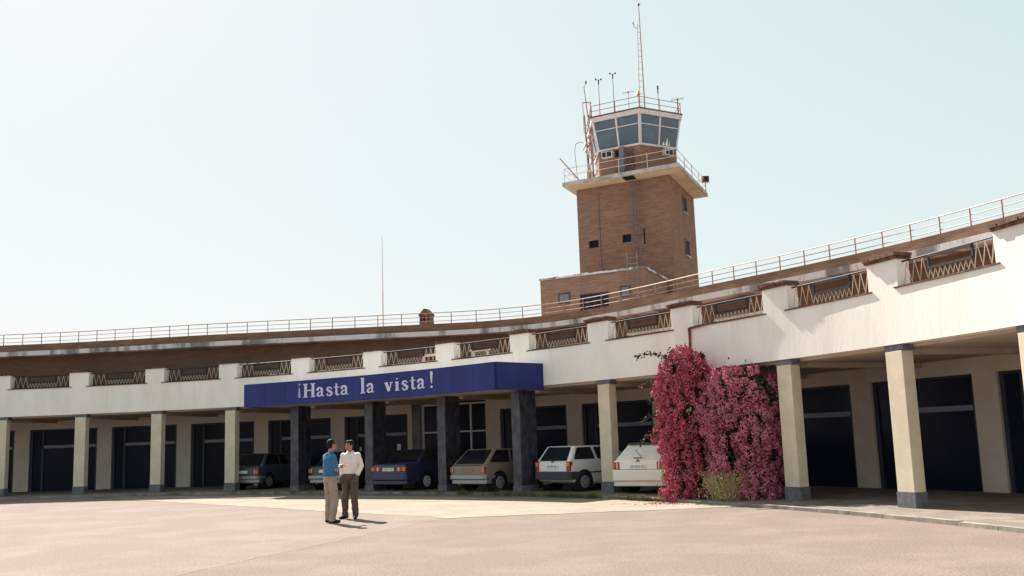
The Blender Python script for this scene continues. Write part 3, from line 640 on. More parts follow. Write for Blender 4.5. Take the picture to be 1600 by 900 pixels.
t = thing('lattice_mast', 'tall slender two-legged ladder mast rising from the cab roof', 'mast', hexedge(0, .12) + Vector((0, .6, 0)))
mb = MB(); mb.tube((.13, 0, 0), (.10, 0, 5.95), .030, .02); mb.build('leg', M['rust'], t); mb = MB(); mb.tube((-.15, 0, 0), (-.02, 0, 4.9), .022, .014); mb.build('leg', M['rail_paint'], t)
for i in range(14):
    z = .35 + i * .34; mb = MB(); mb.tube((-.15 + .13 * z / 4.9, 0, z), (.13 - .03 * z / 5, 0, z), .009, n=5); mb.build('rung', M['rust'], t)
mb = MB(); mb.tube((-.02, 0, 4.6), (-.2, 0, 4.75), .014); mb.tube((-.2, 0, 4.75), (-.24, 0, 4.9), .014); mb.build('lamp_arm', M['rust'], t); mb = MB(); mb.ball((-.25, 0, 4.98), (.04, .04, .10)); mb.build('lamp', M['orange'], t)
mb = MB(); mb.ball((.10, 0, 6.0), (.06, .06, .08)); mb.tube((.1, 0, 6.0), (.2, 0, 6.05), .02); mb.build('tip', M['iron'], t)
mb = MB(); mb.ball((-.2, -.05, .95), (.12, .08, .05)); mb.build('warning_lamp', M['orange'], t)

# ------------------------------------------------------------------ cars
def textmesh(txt, size, name, m, parent, loc, rot):
    cu = bpy.data.curves.new(name, 'FONT'); cu.body = txt; cu.size = size; cu.align_x = 'CENTER'; cu.align_y = 'CENTER'; cu.extrude = .001; cu.resolution_u = 2
    tmp = bpy.data.objects.new('tmp', cu); C.objects.link(tmp); dg = bpy.context.evaluated_depsgraph_get(); me = bpy.data.meshes.new_from_object(tmp.evaluated_get(dg)); bpy.data.objects.remove(tmp); bpy.data.curves.remove(cu)
    me.materials.clear(); me.materials.append(M[m]); o = link(name, me, parent); o.location = loc; o.rotation_euler = rot; return o
def car(label, pos, head, p):
    """local frame: x right, y forward from the rear end, z up"""
    L_, W, H = p['L'], p['W'], p['H']; w2 = W / 2; zb = p['belt']; pm = M[p['paint']]
    t = thing('parked_car', label, 'car', (pos[0], pos[1], FLOOR), math.atan2(-head[0], head[1]), 'cars parked nose-in under the arcade')
    # lower body: lofted sections
    st = []   # y, z bottom, z top, half width
    yb = p['deck']
    st += [(0, .42, zb - .06, w2 * .93), (.05, .34, zb - .015, w2 * .965), (.22, .26, zb, w2 * .99)]
    for f_ in (.25, .45, .65): st.append((L_ * f_, .2, zb - .01 * f_, w2))
    st += [(L_ * .74, .2, zb - .03, w2 * .99), (L_ * .9, .24, zb - .14, w2 * .96), (L_ - .06, .3, zb - .22, w2 * .92), (L_, .38, zb - .30, w2 * .88)]
    mb = MB(); vs = []
    for y, z0, z1, hw in st:
        h = z1 - z0
        sec = [(hw * .90, z0), (hw * .985, z0 + .12 * h), (hw, z0 + .5 * h), (hw * .985, z0 + .82 * h), (hw * .95, z1 - .015), (hw * .88, z1)]
        vs += [(x, y, z) for x, z in sec] + [(-x, y, z) for x, z in reversed(sec)]
    n_ = 12; fs = [tuple(range(n_))[::-1], tuple(range((len(st) - 1) * n_, len(st) * n_))]
    for i in range(len(st) - 1):
        for k in range(n_): fs.append((i * n_ + k, i * n_ + (k + 1) % n_, (i + 1) * n_ + (k + 1) % n_, (i + 1) * n_ + k))
    mb.add(vs, fs); body = mb.build('body', pm, t, smooth=False, bevel=.012)
    for q in body.data.polygons: q.use_smooth = True
    # greenhouse
    yr, yR, yF, yf = p['gh']; wb = w2 * .93; wr = w2 * .77; zr = H
    c_ = [(-wb, yr, zb - .02), (wb, yr, zb - .02), (wb, yf, zb - .05), (-wb, yf, zb - .05)]; d_ = [(-wr, yR, zr - .02), (wr, yR, zr - .02), (wr * .97, yF, zr - .03), (-wr * .97, yF, zr - .03)]
    mb = MB(); c_ = [Vector(v) for v in c_]; d_ = [Vector(v) for v in d_]; mb.hexa(c_ + d_)
    # slight crown on the roof
    g = mb.build('roof', pm, t, bevel=.045)
    for q in g.data.polygons: q.use_smooth = True
    cen = sum(c_ + d_, Vector()) / 8
    def glass(nm, i, x0, x1, y0, y1, m_='car_glass', off=.006):
        j = (i + 1) % 4; P = lambda x, y: lerp(lerp(c_[i], c_[j], x), lerp(d_[i], d_[j], x), y)
        nn = (P(1, 0) - P(0, 0)).cross(P(0, 1) - P(0, 0)).normalized()
        if nn.dot(P(.5, .5) - cen) < 0: nn = -nn
        mb = MB(); k = [(x0 + .012, y0), (x1 - .012, y0), (x1, y0 + .06), (x1 - .005, y1 - .06), (x1 - .025, y1), (x0 + .025, y1), (x0 + .005, y1 - .06), (x0, y0 + .06)]
        a_ = [P(x, y) + nn * off for x, y in k]; b_ = [P(x, y) - nn * .01 for x, y in k]; m8 = len(k)
        mb.add(a_ + b_, [tuple(range(m8)), tuple(range(m8, 2 * m8))[::-1]] + [(q, m8 + q, m8 + (q + 1) % m8, (q + 1) % m8) for q in range(m8)]); return mb.build(nm, M[m_], t), P, nn
    rw = p.get('rw', (.07, .93, .1, .92))
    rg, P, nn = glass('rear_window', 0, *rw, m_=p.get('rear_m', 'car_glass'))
    glass('windscreen', 2, .06, .94, .1, .93)
    sp = p.get('side', ((.05, .40), (.45, .90)))
    for side in (1, 3):
        for x0, x1 in sp:
            if side == 3: x0, x1 = 1 - x1, 1 - x0
            glass('side_window', side, x0, x1, .14, .90)
    if p.get('wiper'):
        mb = MB(); mb.tube(P(.55, .08) + nn * .02, P(.28, .62) + nn * .02, .006); mb.tube(P(.36, .12) + nn * .018, P(.52, .1) + nn * .02, .012); mb.build('wiper', M['plastic'], t)
    if p.get('spoiler'):
        mb = MB(); q = lerp(d_[0], d_[1], .04); r_ = lerp(d_[0], d_[1], .96); mb.hexa([q + Vector((0, -.10, -.01)), r_ + Vector((0, -.10, -.01)), r_ + Vector((0, .08, 0)), q + Vector((0, .08, 0)), q + Vector((0, -.10, .03)), r_ + Vector((0, -.10, .03)), r_ + Vector((0, .08, .045)), q + Vector((0, .08, .045))]); mb.build('spoiler', M['plastic'], t, bevel=.01)
    # bumpers
    bm_ = M[p['bumper']]; z0, z1 = p['bz']
    for yy, sg in ((0, 1), (L_, -1)):
        mb = MB(); pl = [(-w2 * 1.0, yy + sg * .5), (-w2 * 1.0, yy + sg * .04), (-w2 * .9, yy - sg * .08), (w2 * .9, yy - sg * .08), (w2 * 1.0, yy + sg * .04), (w2 * 1.0, yy + sg * .5)]
        mb.prism(pl, z0, z1); mb.build('bumper', bm_, t, bevel=.025)
    if p.get('skirt'):
        mb = MB(); mb.prism([(-w2 * .97, .5), (-w2 * .97, .05), (-w2 * .85, -.03), (w2 * .85, -.03), (w2 * .97, .05), (w2 * .97, .5)], z0 - .14, z0 - .002); mb.build('lower_panel', pm if p['skirt'] == 1 else bm_, t, bevel=.02)
    # tail lamps
    lz0, lz1, lw = p['lamp']; x1 = w2 * .955; split = p.get('split')
    for sg in (-1, 1):
        mb = MB(); a, b_ = sorted((sg * x1, sg * (x1 - lw))); mb.box((a, -.018, lz0), (b_, .12, lz1)); o = mb.build('tail_light', M['red_lens'], t, bevel=.006)
        if split == 'tall':
            mb = MB(); mb.box((a + .012, -.024, lz0 + (lz1 - lz0) * .52), (b_ - .012, -.0185, lz1 - .012)); mb.build('indicator_lens', M['amber_lens'], o)
        else:
            e = sorted((sg * x1 - sg * .012, sg * (x1 - lw * .3))); mb = MB(); mb.box((e[0], -.024, lz0 + .012), (e[1], -.0185, lz1 - .012)); mb.build('indicator_lens', M['amber_lens'], o)
            e = sorted((sg * (x1 - lw * .62), sg * (x1 - lw * .78))); mb = MB(); mb.box((e[0], -.024, lz0 + .012), (e[1], -.0185, lz1 - .012)); mb.build('reversing_lens', M['white_lens'], o)
    # number plate and badges
    pz = p['plate']; pl_ = None
    if pz:
        mb = MB(); mb.box((-.26, -.022, pz - .055), (.26, -.004, pz + .055)); pl_ = mb.build('number_plate', M[p.get('plate_m', 'plate')], t)
        if p.get('plate_text'): textmesh(p['plate_text'], .088, 'plate_characters', 'ink', pl_, (0, -.0235, pz), (R_(90), 0, 0))
    if p.get('badge'):
        mb = MB(); bz = p['badge']
        for dz in (0, .035): mb.add([(-.05, -.012, bz + dz), (0, -.012, bz + .035 + dz), (.05, -.012, bz + dz), (.05, -.012, bz + dz + .016), (0, -.012, bz + .051 + dz), (-.05, -.012, bz + dz + .016), (-.05, .01, bz + dz), (0, .01, bz + .035 + dz), (.05, .01, bz + dz), (.05, .01, bz + dz + .016), (0, .01, bz + .051 + dz), (-.05, .01, bz + dz + .016)], [(0, 1, 4, 5), (1, 2, 3, 4), (6, 11, 10, 7), (7, 10, 9, 8), (0, 6, 7, 1), (1, 7, 8, 2), (5, 4, 10, 11), (4, 3, 9, 10), (0, 5, 11, 6), (2, 8, 9, 3)])
        mb.build('chevron_badge', M['plastic'], t)
    if p.get('seam'):
        mb = MB(); mb.box((-w2 * .80, -.006, p['seam'] - .006), (w2 * .80, .02, p['seam'] + .006)); mb.build('hatch_seam', M['plastic'], t)
    if p.get('strip'):
        for sg in (-1, 1): mb = MB(); a, b_ = sorted((sg * (w2 - .006), sg * (w2 + .012))); mb.box((a, .75, .53), (b_, L_ - .8, .57)); mb.build('side_strip', M['plastic'], t)
    # wheels
    for yy in p['wheels']:
        for sg in (-1, 1):
            R0 = .285; xo = sg * (w2 - .005); xi = sg * (w2 - .18)
            mb = MB(); mb.tube((sg * (w2 - .30), yy, R0 + .02), (xo + sg * .004, yy, R0 + .02), R0 + .06, n=22); mb.build('wheel_arch', M['dark'], t)
            W_ = link('wheel', None, t); W_.location = (0, yy, R0)
            mb = MB(); mb.tube((xi, 0, 0), (xo + sg * .012, 0, 0), R0, n=22); mb.build('tyre', M['tyre'], W_, bevel=.02)
            mb = MB(); mb.tube((xo + sg * .013, 0, 0), (xo + sg * .02, 0, 0), .185, .17, n=20); rim = mb.build('rim', M[p.get('rim', 'rim')], W_)
            mb = MB()
            for k in range(6): a = k * math.pi / 3; mb.tube((xo + sg * .0205, .11 * math.cos(a), .11 * math.sin(a)), (xo + sg * .0215, .11 * math.cos(a), .11 * math.sin(a)), .024, n=8)
            mb.build('rim_hole', M['tyre'], W_)
    # mirror and door handle on each side
    for sg in (-1, 1):
        mb = MB(); a, b_ = sorted((sg * wb, sg * (wb + .16))); mb.box((a, yf - .35, zb + .0), (b_, yf - .25, zb + .11)); mb.build('mirror', M['plastic'], t, bevel=.02)
        for q in (.38, .64):
            mb = MB(); a, b_ = sorted((sg * (w2 - .01), sg * (w2 + .003))); mb.box((a, L_ * q - .005, .36), (b_, L_ * q + .005, zb - .10)); mb.build('door_seam', M['dark'], t)
        mb = MB(); a, b_ = sorted((sg * (w2 - .01), sg * (w2 + .012))); mb.box((a, L_ * .42, zb - .14), (b_, L_ * .42 + .14, zb - .10)); mb.build('door_handle', M['plastic'], t)
    mb = MB(); mb.tube((-w2 * .5, -.02, .24), (-w2 * .5, .3, .24), .025); mb.build('exhaust', M['rust'], t)
    return t
def inward(b): v = A(b, 1) - A(b, 0); return (v.x, v.y)
hatch = dict(L=3.65, W=1.58, H=1.34, belt=.86, deck=0, gh=(.05, .62, 2.1, 2.75), wheels=(.62, 2.95), bz=(.40, .53), lamp=(.60, .78, .13), plate=.68, bumper='chrome', paint='paint_gold', skirt=2, seam=.84, rw=(.06, .94, .06, .93))
car('faded beige hatchback with chrome bumper parked between two dark marble columns', (-1.58, 31.4), inward(2.6), dict(hatch, plate_m='paint_gold', plate=.69))
car('white hatchback with dark grey bumper parked between a marble and the beige column', (1.03, 30.0), inward(3.6), dict(hatch, L=3.5, W=1.56, H=1.355, belt=.90, gh=(.02, .36, 2.0, 2.7), wheels=(.55, 2.85), bz=(.36, .60), lamp=(.61, .88, .15), split='tall', plate=.745, bumper='plastic', paint='paint_white', skirt=0, seam=0, strip=1, badge=.86, plate_text='SE 2951 BC', rw=(.08, .90, .06, .93), wiper=0))
car('cream white hatchback with wide body-coloured bumper parked beside the bougainvillea', (3.25, 27.3), (.57, .82), dict(hatch, L=4.1, W=1.66, H=1.36, belt=.93, gh=(.10, .68, 2.2, 3.0), wheels=(.78, 3.35), bz=(.36, .66), lamp=(.67, .87, .22), plate=.74, bumper='paint_cream', paint='paint_cream', skirt=1, seam=.665, badge=.86, plate_text='SE 9670 AU', wiper=1, spoiler=1, rear_m='glare_glass', rw=(.06, .94, .08, .9)))
saloon = dict(hatch, L=4.4, W=1.68, H=1.38, belt=.92, gh=(.62, 1.15, 2.5, 3.2), wheels=(1.0, 3.6), bz=(.36, .56), lamp=(.66, .80, .44), plate=.72, bumper='paint_blue', paint='paint_blue', skirt=1, seam=0, rim='rim_bright', plate_text='SE 4417 AK')
car('dark blue saloon with wide red tail lamps parked behind the standing men', (-4.4, 34.1), inward(1.65), saloon)
car('dark green car mostly hidden behind the two standing men', (-7.0, 36.4), inward(.6), dict(hatch, L=4.0, W=1.62, H=1.38, belt=.88, gh=(.35, .8, 2.3, 3.0), paint='paint_green', lamp=(.62, .78, .2), plate_text=None, rim='rim'))
car('dark grey car at the left edge beside the leftmost marble column', (-10.75, 39.15), inward(-.5), dict(hatch, L=4.0, W=1.64, H=1.40, belt=.90, gh=(.25, .7, 2.3, 3.0), paint='paint_grey', lamp=(.60, .76, .24), bumper='chrome'))

# ------------------------------------------------------------------ people
def blob(name, parts, m, parent, voxel=.012, smooth=6, disp=0):
    mb = MB()
    for q in parts:
        k = q[0]
        if k == 'cap':
            _, a, r1, b_, r2 = q; a = Vector(a); b_ = Vector(b_); mb.tube(a, b_, r1, r2, 12); mb.ball(a, r1, 12, 8); mb.ball(b_, r2, 12, 8)
        elif k == 'ell': mb.ball(q[1], q[2], 14, 10)
        elif k == 'loft':
            rings = q[1]; n_ = 18; vs = []
            for (c, rx, ry) in rings: vs += [(c[0] + rx * math.cos(2 * math.pi * i / n_), c[1] + ry * math.sin(2 * math.pi * i / n_), c[2]) for i in range(n_)]
            fs = [tuple(range(n_))[::-1], tuple(range((len(rings) - 1) * n_, len(rings) * n_))]
            for j in range(len(rings) - 1): fs += [(j * n_ + i, j * n_ + (i + 1) % n_, (j + 1) * n_ + (i + 1) % n_, (j + 1) * n_ + i) for i in range(n_)]
            mb.add(vs, fs)
    me = mb.mesh('tmp', M[m]); fix(me)
    o = bpy.data.objects.new('tmp', me); C.objects.link(o)
    r_ = o.modifiers.new('r', 'REMESH'); r_.mode = 'VOXEL'; r_.voxel_size = voxel; r_.use_smooth_shade = True
    if smooth: sm = o.modifiers.new('s', 'SMOOTH'); sm.factor = .5; sm.iterations = smooth
    if disp:
        tx = bpy.data.textures.new('folds', 'CLOUDS'); tx.noise_scale = .11; tx.noise_depth = 2; d = o.modifiers.new('d', 'DISPLACE'); d.texture = tx; d.strength = disp; d.mid_level = .5; d.texture_coords = 'LOCAL'
    dg = bpy.context.evaluated_depsgraph_get(); out = bpy.data.meshes.new_from_object(o.evaluated_get(dg)); bpy.data.objects.remove(o); out.name = name
    out.materials.clear(); out.materials.append(M[m])
    out.polygons.foreach_set('use_smooth', [True] * len(out.polygons))
    return link(name, out, parent)
def hand(w_, d, side, curl=.6):
    """palm from the wrist w_ along d; five bent fingers"""
    w_ = Vector(w_); d = Vector(d).normalized(); up = Vector((0, 0, 1)); s_ = d.cross(up).normalized() * side; nrm = d.cross(s_).normalized()
    if nrm.z > 0: nrm = -nrm
    P = [('cap', w_, .024, w_ + d * .085, .026), ('cap', w_ + s_ * .02, .02, w_ + d * .085 + s_ * .028, .018), ('cap', w_ - s_ * .02, .02, w_ + d * .085 - s_ * .028, .018)]
    for i, ln in enumerate((.068, .078, .074, .056)):
        b0 = w_ + d * .088 + s_ * (.033 - .022 * i); b1 = b0 + (d + nrm * curl * .5).normalized() * ln * .55; b2 = b1 + (d * .6 + nrm * curl * 1.5).normalized() * ln * .5
        P += [('cap', b0, .0095, b1, .009), ('cap', b1, .009, b2, .0075)]
    t0 = w_ + d * .03 + s_ * .03; t1 = t0 + (d * .6 + s_ * .8).normalized() * .04; t2 = t1 + (d + nrm * .5).normalized() * .035
    P += [('cap', t0, .012, t1, .0105), ('cap', t1, .0105, t2, .009)]
    return P
def head_parts(hc, yaw):
    """hc = centre of the skull; yaw turns the face, 0 = local +y"""
    c, s_ = math.cos(yaw), math.sin(yaw); rot = lambda x, y, z: (hc[0] + x * c - y * s_, hc[1] + x * s_ + y * c, hc[2] + z)
    P = [('ell', rot(0, -.005, .015), (.078, .078, .105)), ('ell', rot(0, -.02, .03), (.08, .08, .088)), ('ell', rot(0, .03, -.05), (.058, .058, .07)), ('ell', rot(0, .055, -.092), (.03, .03, .026)),
         ('cap', rot(0, .082, .012), .012, rot(0, .103, -.028), .015), ('ell', rot(0, .083, -.062), (.026, .026, .009)), ('ell', rot(0, .080, -.073), (.022, .022, .009)), ('cap', rot(-.035, .07, .035), .013, rot(.035, .07, .035), .013)]
    for sg in (-1, 1): P += [('ell', rot(sg * .080, -.01, -.005), (.014, .022, .034)), ('ell', rot(sg * .04, .055, -.025), (.022, .022, .02))]
    return P, rot
def person(label, pos, rz, pose):
    t = thing('person', label, 'person', (pos[0], pos[1], .005), rz, 'two men talking on the asphalt')
    J = pose; hc = J['head']
    hp, rot = head_parts(hc, J['yaw'])
    ny = Vector(J['neck'])
    body = hp + [('cap', ny, .055, (hc[0], hc[1] - .015, hc[2] - .07), .053), ('loft', [((0, J['lean'] * .0, .93), .15, .10), ((0, J['lean'] * .3, 1.08), .14, .10), ((0, J['lean'] * .7, 1.28), .16, .105), ((0, J['lean'], 1.42), .15, .085), ((0, J['lean'], 1.47), .07, .06)])]
    for sd in ('l', 'r'):
        sh, el, wr = (Vector(v) for v in J['arm_' + sd]); sg = 1 if sd == 'r' else -1
        body += [('cap', sh, .047, el, .038), ('cap', el, .038, wr, .026)] + hand(wr, wr - el, -sg, J['curl'])
        hp_, kn, an = (Vector(v) for v in J['leg_' + sd]); body += [('cap', hp_, .075, kn, .05), ('cap', kn, .05, an, .036)]
    blob('body', body, 'skin', t, .0075, 3)
    # eyes and brows
    for sg in (-1, 1):
        mb = MB(); mb.ball(rot(sg * .033, .074, .018), (.014, .009, .008)); mb.build('eye', M['eye'], t, smooth=True)
        mb = MB(); mb.tube(rot(sg * .015, .086, .038), rot(sg * .055, .070, .040), .006); mb.build('eyebrow', M['hair'], t)
    # hair: a cap over the back and top of the skull
    hr = [('ell', rot(0, -.032, .045), (.088, .088, .086)), ('ell', rot(0, -.05, .0), (.080, .062, .085)), ('ell', rot(0, .022, .088), (.068, .062, .036)), ('ell', rot(-.068, .005, .04), (.022, .03, .045)), ('ell', rot(.068, .005, .04), (.022, .03, .045))]
    if J.get('bald'): hr = hr[:2] + hr[3:]
    blob('hair', hr, 'hair', t, .008, 3, .006)
    # shirt
    L_ = J['lean']; hem = J['hem']
    sp = [('loft', [((0, 0, hem), .178, .128), ((0, L_ * .2, hem + .10), .176, .130), ((0, L_ * .5, 1.22), .186, .130), ((0, L_ * .8, 1.34), .196, .122), ((0, L_, 1.425), .175, .100), ((0, L_, 1.475), .085, .075)])]
    for sd in ('l', 'r'):
        sh, el, wr = (Vector(v) for v in J['arm_' + sd])
        sp.append(('cap', sh - Vector((sh.x * .05, 0, .004)), .0625, sh.lerp(el, .5), .058))
        if J['sleeve'] > 1: sp += [('cap', sh.lerp(el, .5), .06, el, .054), ('cap', el, .054, el.lerp(wr, J['sleeve'] - 1), .045)]
        else: sp.append(('cap', sh.lerp(el, .5), .06, sh.lerp(el, J['sleeve']), .062))
    blob('shirt', sp, J['shirt'], t, .011, 2, .036)
    mb = MB(); c0 = Vector(ny) + Vector((0, 0, .022))
    for a0_, a1_ in ((-2.4, -.25), (.25, 2.4)):
        pts = []
        for i in range(7):
            a = a0_ + (a1_ - a0_) * i / 6 ; pts.append(c0 + Vector((math.sin(a) * .070, math.cos(a) * .064 , .0 - .035 * max(0, math.cos(a)))))
        mb.path(pts, .017, 6)
    mb.build('collar', M[J['shirt']], t, smooth=True)
    # trousers and belt
    tp = [('loft', [((0, 0, .86), .168, .118), ((0, 0, .93), .178, .128), ((0, 0, 1.0), .166, .118), ((0, 0, J['waist']), .160, .113)])]
    for sd in ('l', 'r'):
        hp_, kn, an = (Vector(v) for v in J['leg_' + sd]); tp += [('cap', hp_, .098, kn, .076 * J['tw']), ('cap', kn, .076 * J['tw'], an + Vector((0, 0, .03)), .064 * J['tw']), ('cap', an + Vector((0, 0, .03)), .064 * J['tw'], an, .064 * J['tw'])]
        if J.get('pockets'): wr = Vector(J['arm_' + sd][2]); dd = (wr - Vector(J['arm_' + sd][1])).normalized(); tp += [('cap', wr + dd * .07, .056, wr + dd * .15, .052)]
    blob('trousers', tp, J['trousers'], t, .011, 2, .040)
    if J.get('belt'):
        mb = MB(); n_ = 24; r0 = [(.169 * math.cos(2 * math.pi * i / n_), .122 * math.sin(2 * math.pi * i / n_)) for i in range(n_)]; mb.prism(r0, J['waist'] - .03, J['waist'] + .008); mb.build('belt', M['leather'], t)
    for sd in ('l', 'r'):
        an = Vector(J['leg_' + sd][2]); f = J['toe_' + sd]; d = Vector((math.sin(f), math.cos(f), 0))
        z0 = Vector((0, 0, 1)); h0 = Vector((an.x, an.y, 0))
        blob('shoe', [('cap', h0 - d * .055 + z0 * .042, .038, h0 + d * .04 + z0 * .040, .040), ('cap', h0 + d * .04 + z0 * .04, .040, h0 + d * .15 + z0 * .034, .033), ('cap', h0 - d * .05 + z0 * .05, .037, h0 - d * .0 + z0 * .075, .04), ('cap', h0 + d * .05 + z0 * .032, .044, h0 + d * .12 + z0 * .030, .037)], 'leather', t, .009, 2)
    return t
person('man in a blue short-sleeved shirt and khaki trousers seen from behind, arms folded in front', (-4.07, 21.75), R_(-52), dict(
    head=(0, .05, 1.655), neck=(0, .01, 1.475), yaw=.05, lean=-.01, hem=.985, waist=1.03, sleeve=.80, shirt='shirt_blue', trousers='khaki', curl=.8, bald=1, tw=1.22,
    arm_r=((.195, -.01, 1.41), (.235, .02, 1.13), (.02, .235, 1.175)), arm_l=((-.195, -.01, 1.41), (-.235, .02, 1.14), (-.03, .225, 1.20)),
    leg_r=((.088, .0, .90), (.10, .05, .50), (.11, -.01, .085)), leg_l=((-.088, 0, .90), (-.10, .03, .50), (-.115, .02, .085)), toe_r=.25, toe_l=-.2))
person('man in an off-white shirt and dark brown trousers standing with his hands in his pockets', (-3.80, 22.78), R_(161), dict(
    head=(0, .035, 1.625), neck=(0, .0, 1.475), yaw=-.55, lean=-.015, hem=1.0, waist=1.035, sleeve=1.93, shirt='shirt_white', trousers='brown', curl=.5, belt=1, tw=1.12, pockets=1,
    arm_r=((.195, -.01, 1.415), (.252, -.06, 1.17), (.20, .045, .975)), arm_l=((-.195, -.01, 1.415), (-.252, -.06, 1.17), (-.20, .045, .975)),
    leg_r=((.09, 0, .90), (.125, .03, .50), (.155, -.02, .085)), leg_l=((-.09, 0, .90), (-.115, .04, .50), (-.135, .03, .085)), toe_r=.35, toe_l=-.35))

# ------------------------------------------------------------------ plants
def leafmesh(name, pts, size, m, parent, seedv=1, asp=1.0):
    rnd = random.Random(seedv); mb = MB(); v = mb.v; f = mb.f
    for e_ in pts:
        p, sc = e_[:2]
        a = Vector((rnd.gauss(0, 1), rnd.gauss(0, 1), rnd.gauss(0, 1))).normalized()
        if len(e_) > 2:
            nn = (e_[2] + a * .55).normalized(); a = (a - nn * a.dot(nn)).normalized(); b_ = nn.cross(a); c = nn
        else: b_ = a.cross(Vector((rnd.gauss(0, 1), rnd.gauss(0, 1), rnd.gauss(0, 1)))).normalized(); c = a.cross(b_)
        q = size * sc * rnd.uniform(.7, 1.3); o = len(v); a = a * q * asp; b_ = b_ * q * .62
        v += [tuple(p - a), tuple(p + b_ + c * q * .15), tuple(p + a), tuple(p - b_ + c * q * .15)]; f.append((o, o + 1, o + 2, o + 3))
    me = mb.mesh(name, m); return link(name, me, parent)
def bougainvillea(label, pos, rz, prof, depth, m, nclus, seedv, sprays, lean=0):
    rnd = random.Random(seedv); t = thing('bougainvillea', label, 'bougainvillea', pos, rz)
    H_ = prof[-1][0]
    def at(z):
        for (z0, w0, c0), (z1, w1, c1) in zip(prof, prof[1:]):
            if z <= z1: k = (z - z0) / (z1 - z0); return w0 + (w1 - w0) * k, c0 + (c1 - c0) * k
        return prof[-1][1], prof[-1][2]
    mb = MB()
    for k in range(5):
        x = rnd.uniform(-.15, .15); pts = [Vector((x * .5, rnd.uniform(.1, .3), 0))]
        for i in range(1, 8): w_, c_ = at(H_ * i / 8); pts.append(Vector((c_ + x + rnd.uniform(-.25, .25) * w_, rnd.uniform(.0, .4) * depth, H_ * i / 8)))
        for i in range(7): mb.tube(pts[i], pts[i + 1], .04 * (1 - i / 9), .04 * (1 - (i + 1) / 9), 6)
    mb.build('trunk', M['twig'], t)
    bl = []; lf = []; lobes = []
    tries = 0
    while len(lobes) < nclus and tries < nclus * 30:
        tries += 1; z = H_ * rnd.random() ** .92; w_, c_ = at(z); a = rnd.uniform(0, 2 * math.pi)
        if rnd.random() < .75: a = rnd.uniform(math.pi * .93, math.pi * 2.07)
        k = 1 + .34 * noise.noise(Vector((math.cos(a) * 1.6, z * 1.1, seedv))) + rnd.uniform(-.2, .14)
        r_ = rnd.uniform(.075, .16) * (1.3 if rnd.random() < .25 else 1)
        c = Vector((c_ + math.cos(a) * w_ * k, math.sin(a) * depth * k, z))
        if noise.noise(Vector((c.x * 1.8, z * 1.35, seedv + 7.3))) < -.30: continue
        if any((c - q[0]).length < (r_ + q[1]) * .86 for q in lobes): continue
        lobes.append((c, r_, Vector((math.cos(a), math.sin(a), 0))))
    for c, r_, out in lobes:
        st_ = rnd.uniform(1.1, 2.1); sway = rnd.gauss(0, .25)
        for i in range(int(8200 * r_ * r_ * st_) + 25):
            d = Vector((rnd.gauss(0, 1), rnd.gauss(0, 1), rnd.gauss(0, 1))).normalized()
            if d.dot(out) < -.35: continue
            q = r_ * (1 + .22 * noise.noise(d * 2.2 + c * 3)) * rnd.uniform(.72, 1.05); p = c + Vector((d.x * q + sway * d.z * r_ * .5, d.y * q, d.z * q * st_ - .25 * r_ * st_))
            if p.z > .02: bl.append((p, rnd.uniform(.75, 1.2), Vector((d.x, d.y, d.z * .7)).normalized()))
        for i in range(4): lf.append((c - out * r_ * .8 + Vector((rnd.gauss(0, r_ * 1.1), rnd.gauss(0, r_), rnd.gauss(0, r_ * 1.2))), rnd.uniform(.5, .9)))
    auto = []
    for k in range(18):
        z = H_ * rnd.uniform(.12, .97); w_, c_ = at(z); sg = rnd.choice((-1, 1)); auto.append((c_ + sg * w_ * rnd.uniform(.7, .95), z, sg * rnd.uniform(.12, .34), rnd.uniform(-.28, .12), rnd.choice((0, 0, 1))))
    for x, z, dx, dz, green in list(sprays) + auto:
        sp = MB(); w_, c_ = at(z); p0 = Vector((x * .9, -.25 * depth, z)); prev = p0; n_ = 9
        for i in range(1, n_ + 1):
            u_ = i / n_; p = p0 + Vector((dx * u_, -.1 * u_, dz * u_ + .10 * math.sin(u_ * 3.1))); sp.tube(prev, p, .012 * (1.1 - u_), n=5); prev = p
            for k in range(7): (lf if green and (green > 1 or rnd.random() < .6) else bl).append((p + Vector((rnd.gauss(0, .035), rnd.gauss(0, .035), rnd.gauss(0, .035))), .8))
        sp.build('spray_stem', M['twig'], t)
    # inner dark foliage mass
    for i in range(2600):
        z = rnd.uniform(.05, H_ * .97); w_, c_ = at(z); a = rnd.uniform(0, 6.283); k = math.sqrt(rnd.random()) * .86
        lf.append((Vector((c_ + math.cos(a) * w_ * k, math.sin(a) * depth * k, z)), 1.15))
    leafmesh('foliage', lf, .05, M['leaf'], t, seedv); leafmesh('blossom', bl, .029, M[m], t, seedv + 1)
    return t
prof1 = [(0, .46, -.10), (.2, .54, -.12), (.7, .46, .02), (1.2, .56, .04), (1.6, .68, .0), (2.3, .66, .02), (3.0, .60, .05), (3.4, .44, .08), (3.6, .28, .04), (3.72, .10, .0)]
bougainvillea('tall magenta bougainvillea climbing the white wall beside the cream car', (4.22, 25.05, .008), R_(-9), prof1, .55, 'bract', 230, 11,
    [(-.45, 3.55, -.72, .02, 2), (-.6, 2.95, -.5, -.12, 1), (-.65, 2.0, -.45, -.02, 2), (-.6, 1.75, -.6, -.35, 1), (-.6, 2.45, -.3, .0, 2), (.3, 2.9, .25, .12, 2), (-.1, 3.5, -.2, .15, 1)])
prof2 = [(0, .55, 0), (.4, .7, 0), (1.1, .85, .0), (2.0, .92, .0), (2.6, .85, -.02), (2.95, .62, -.05), (3.15, .3, -.05)]
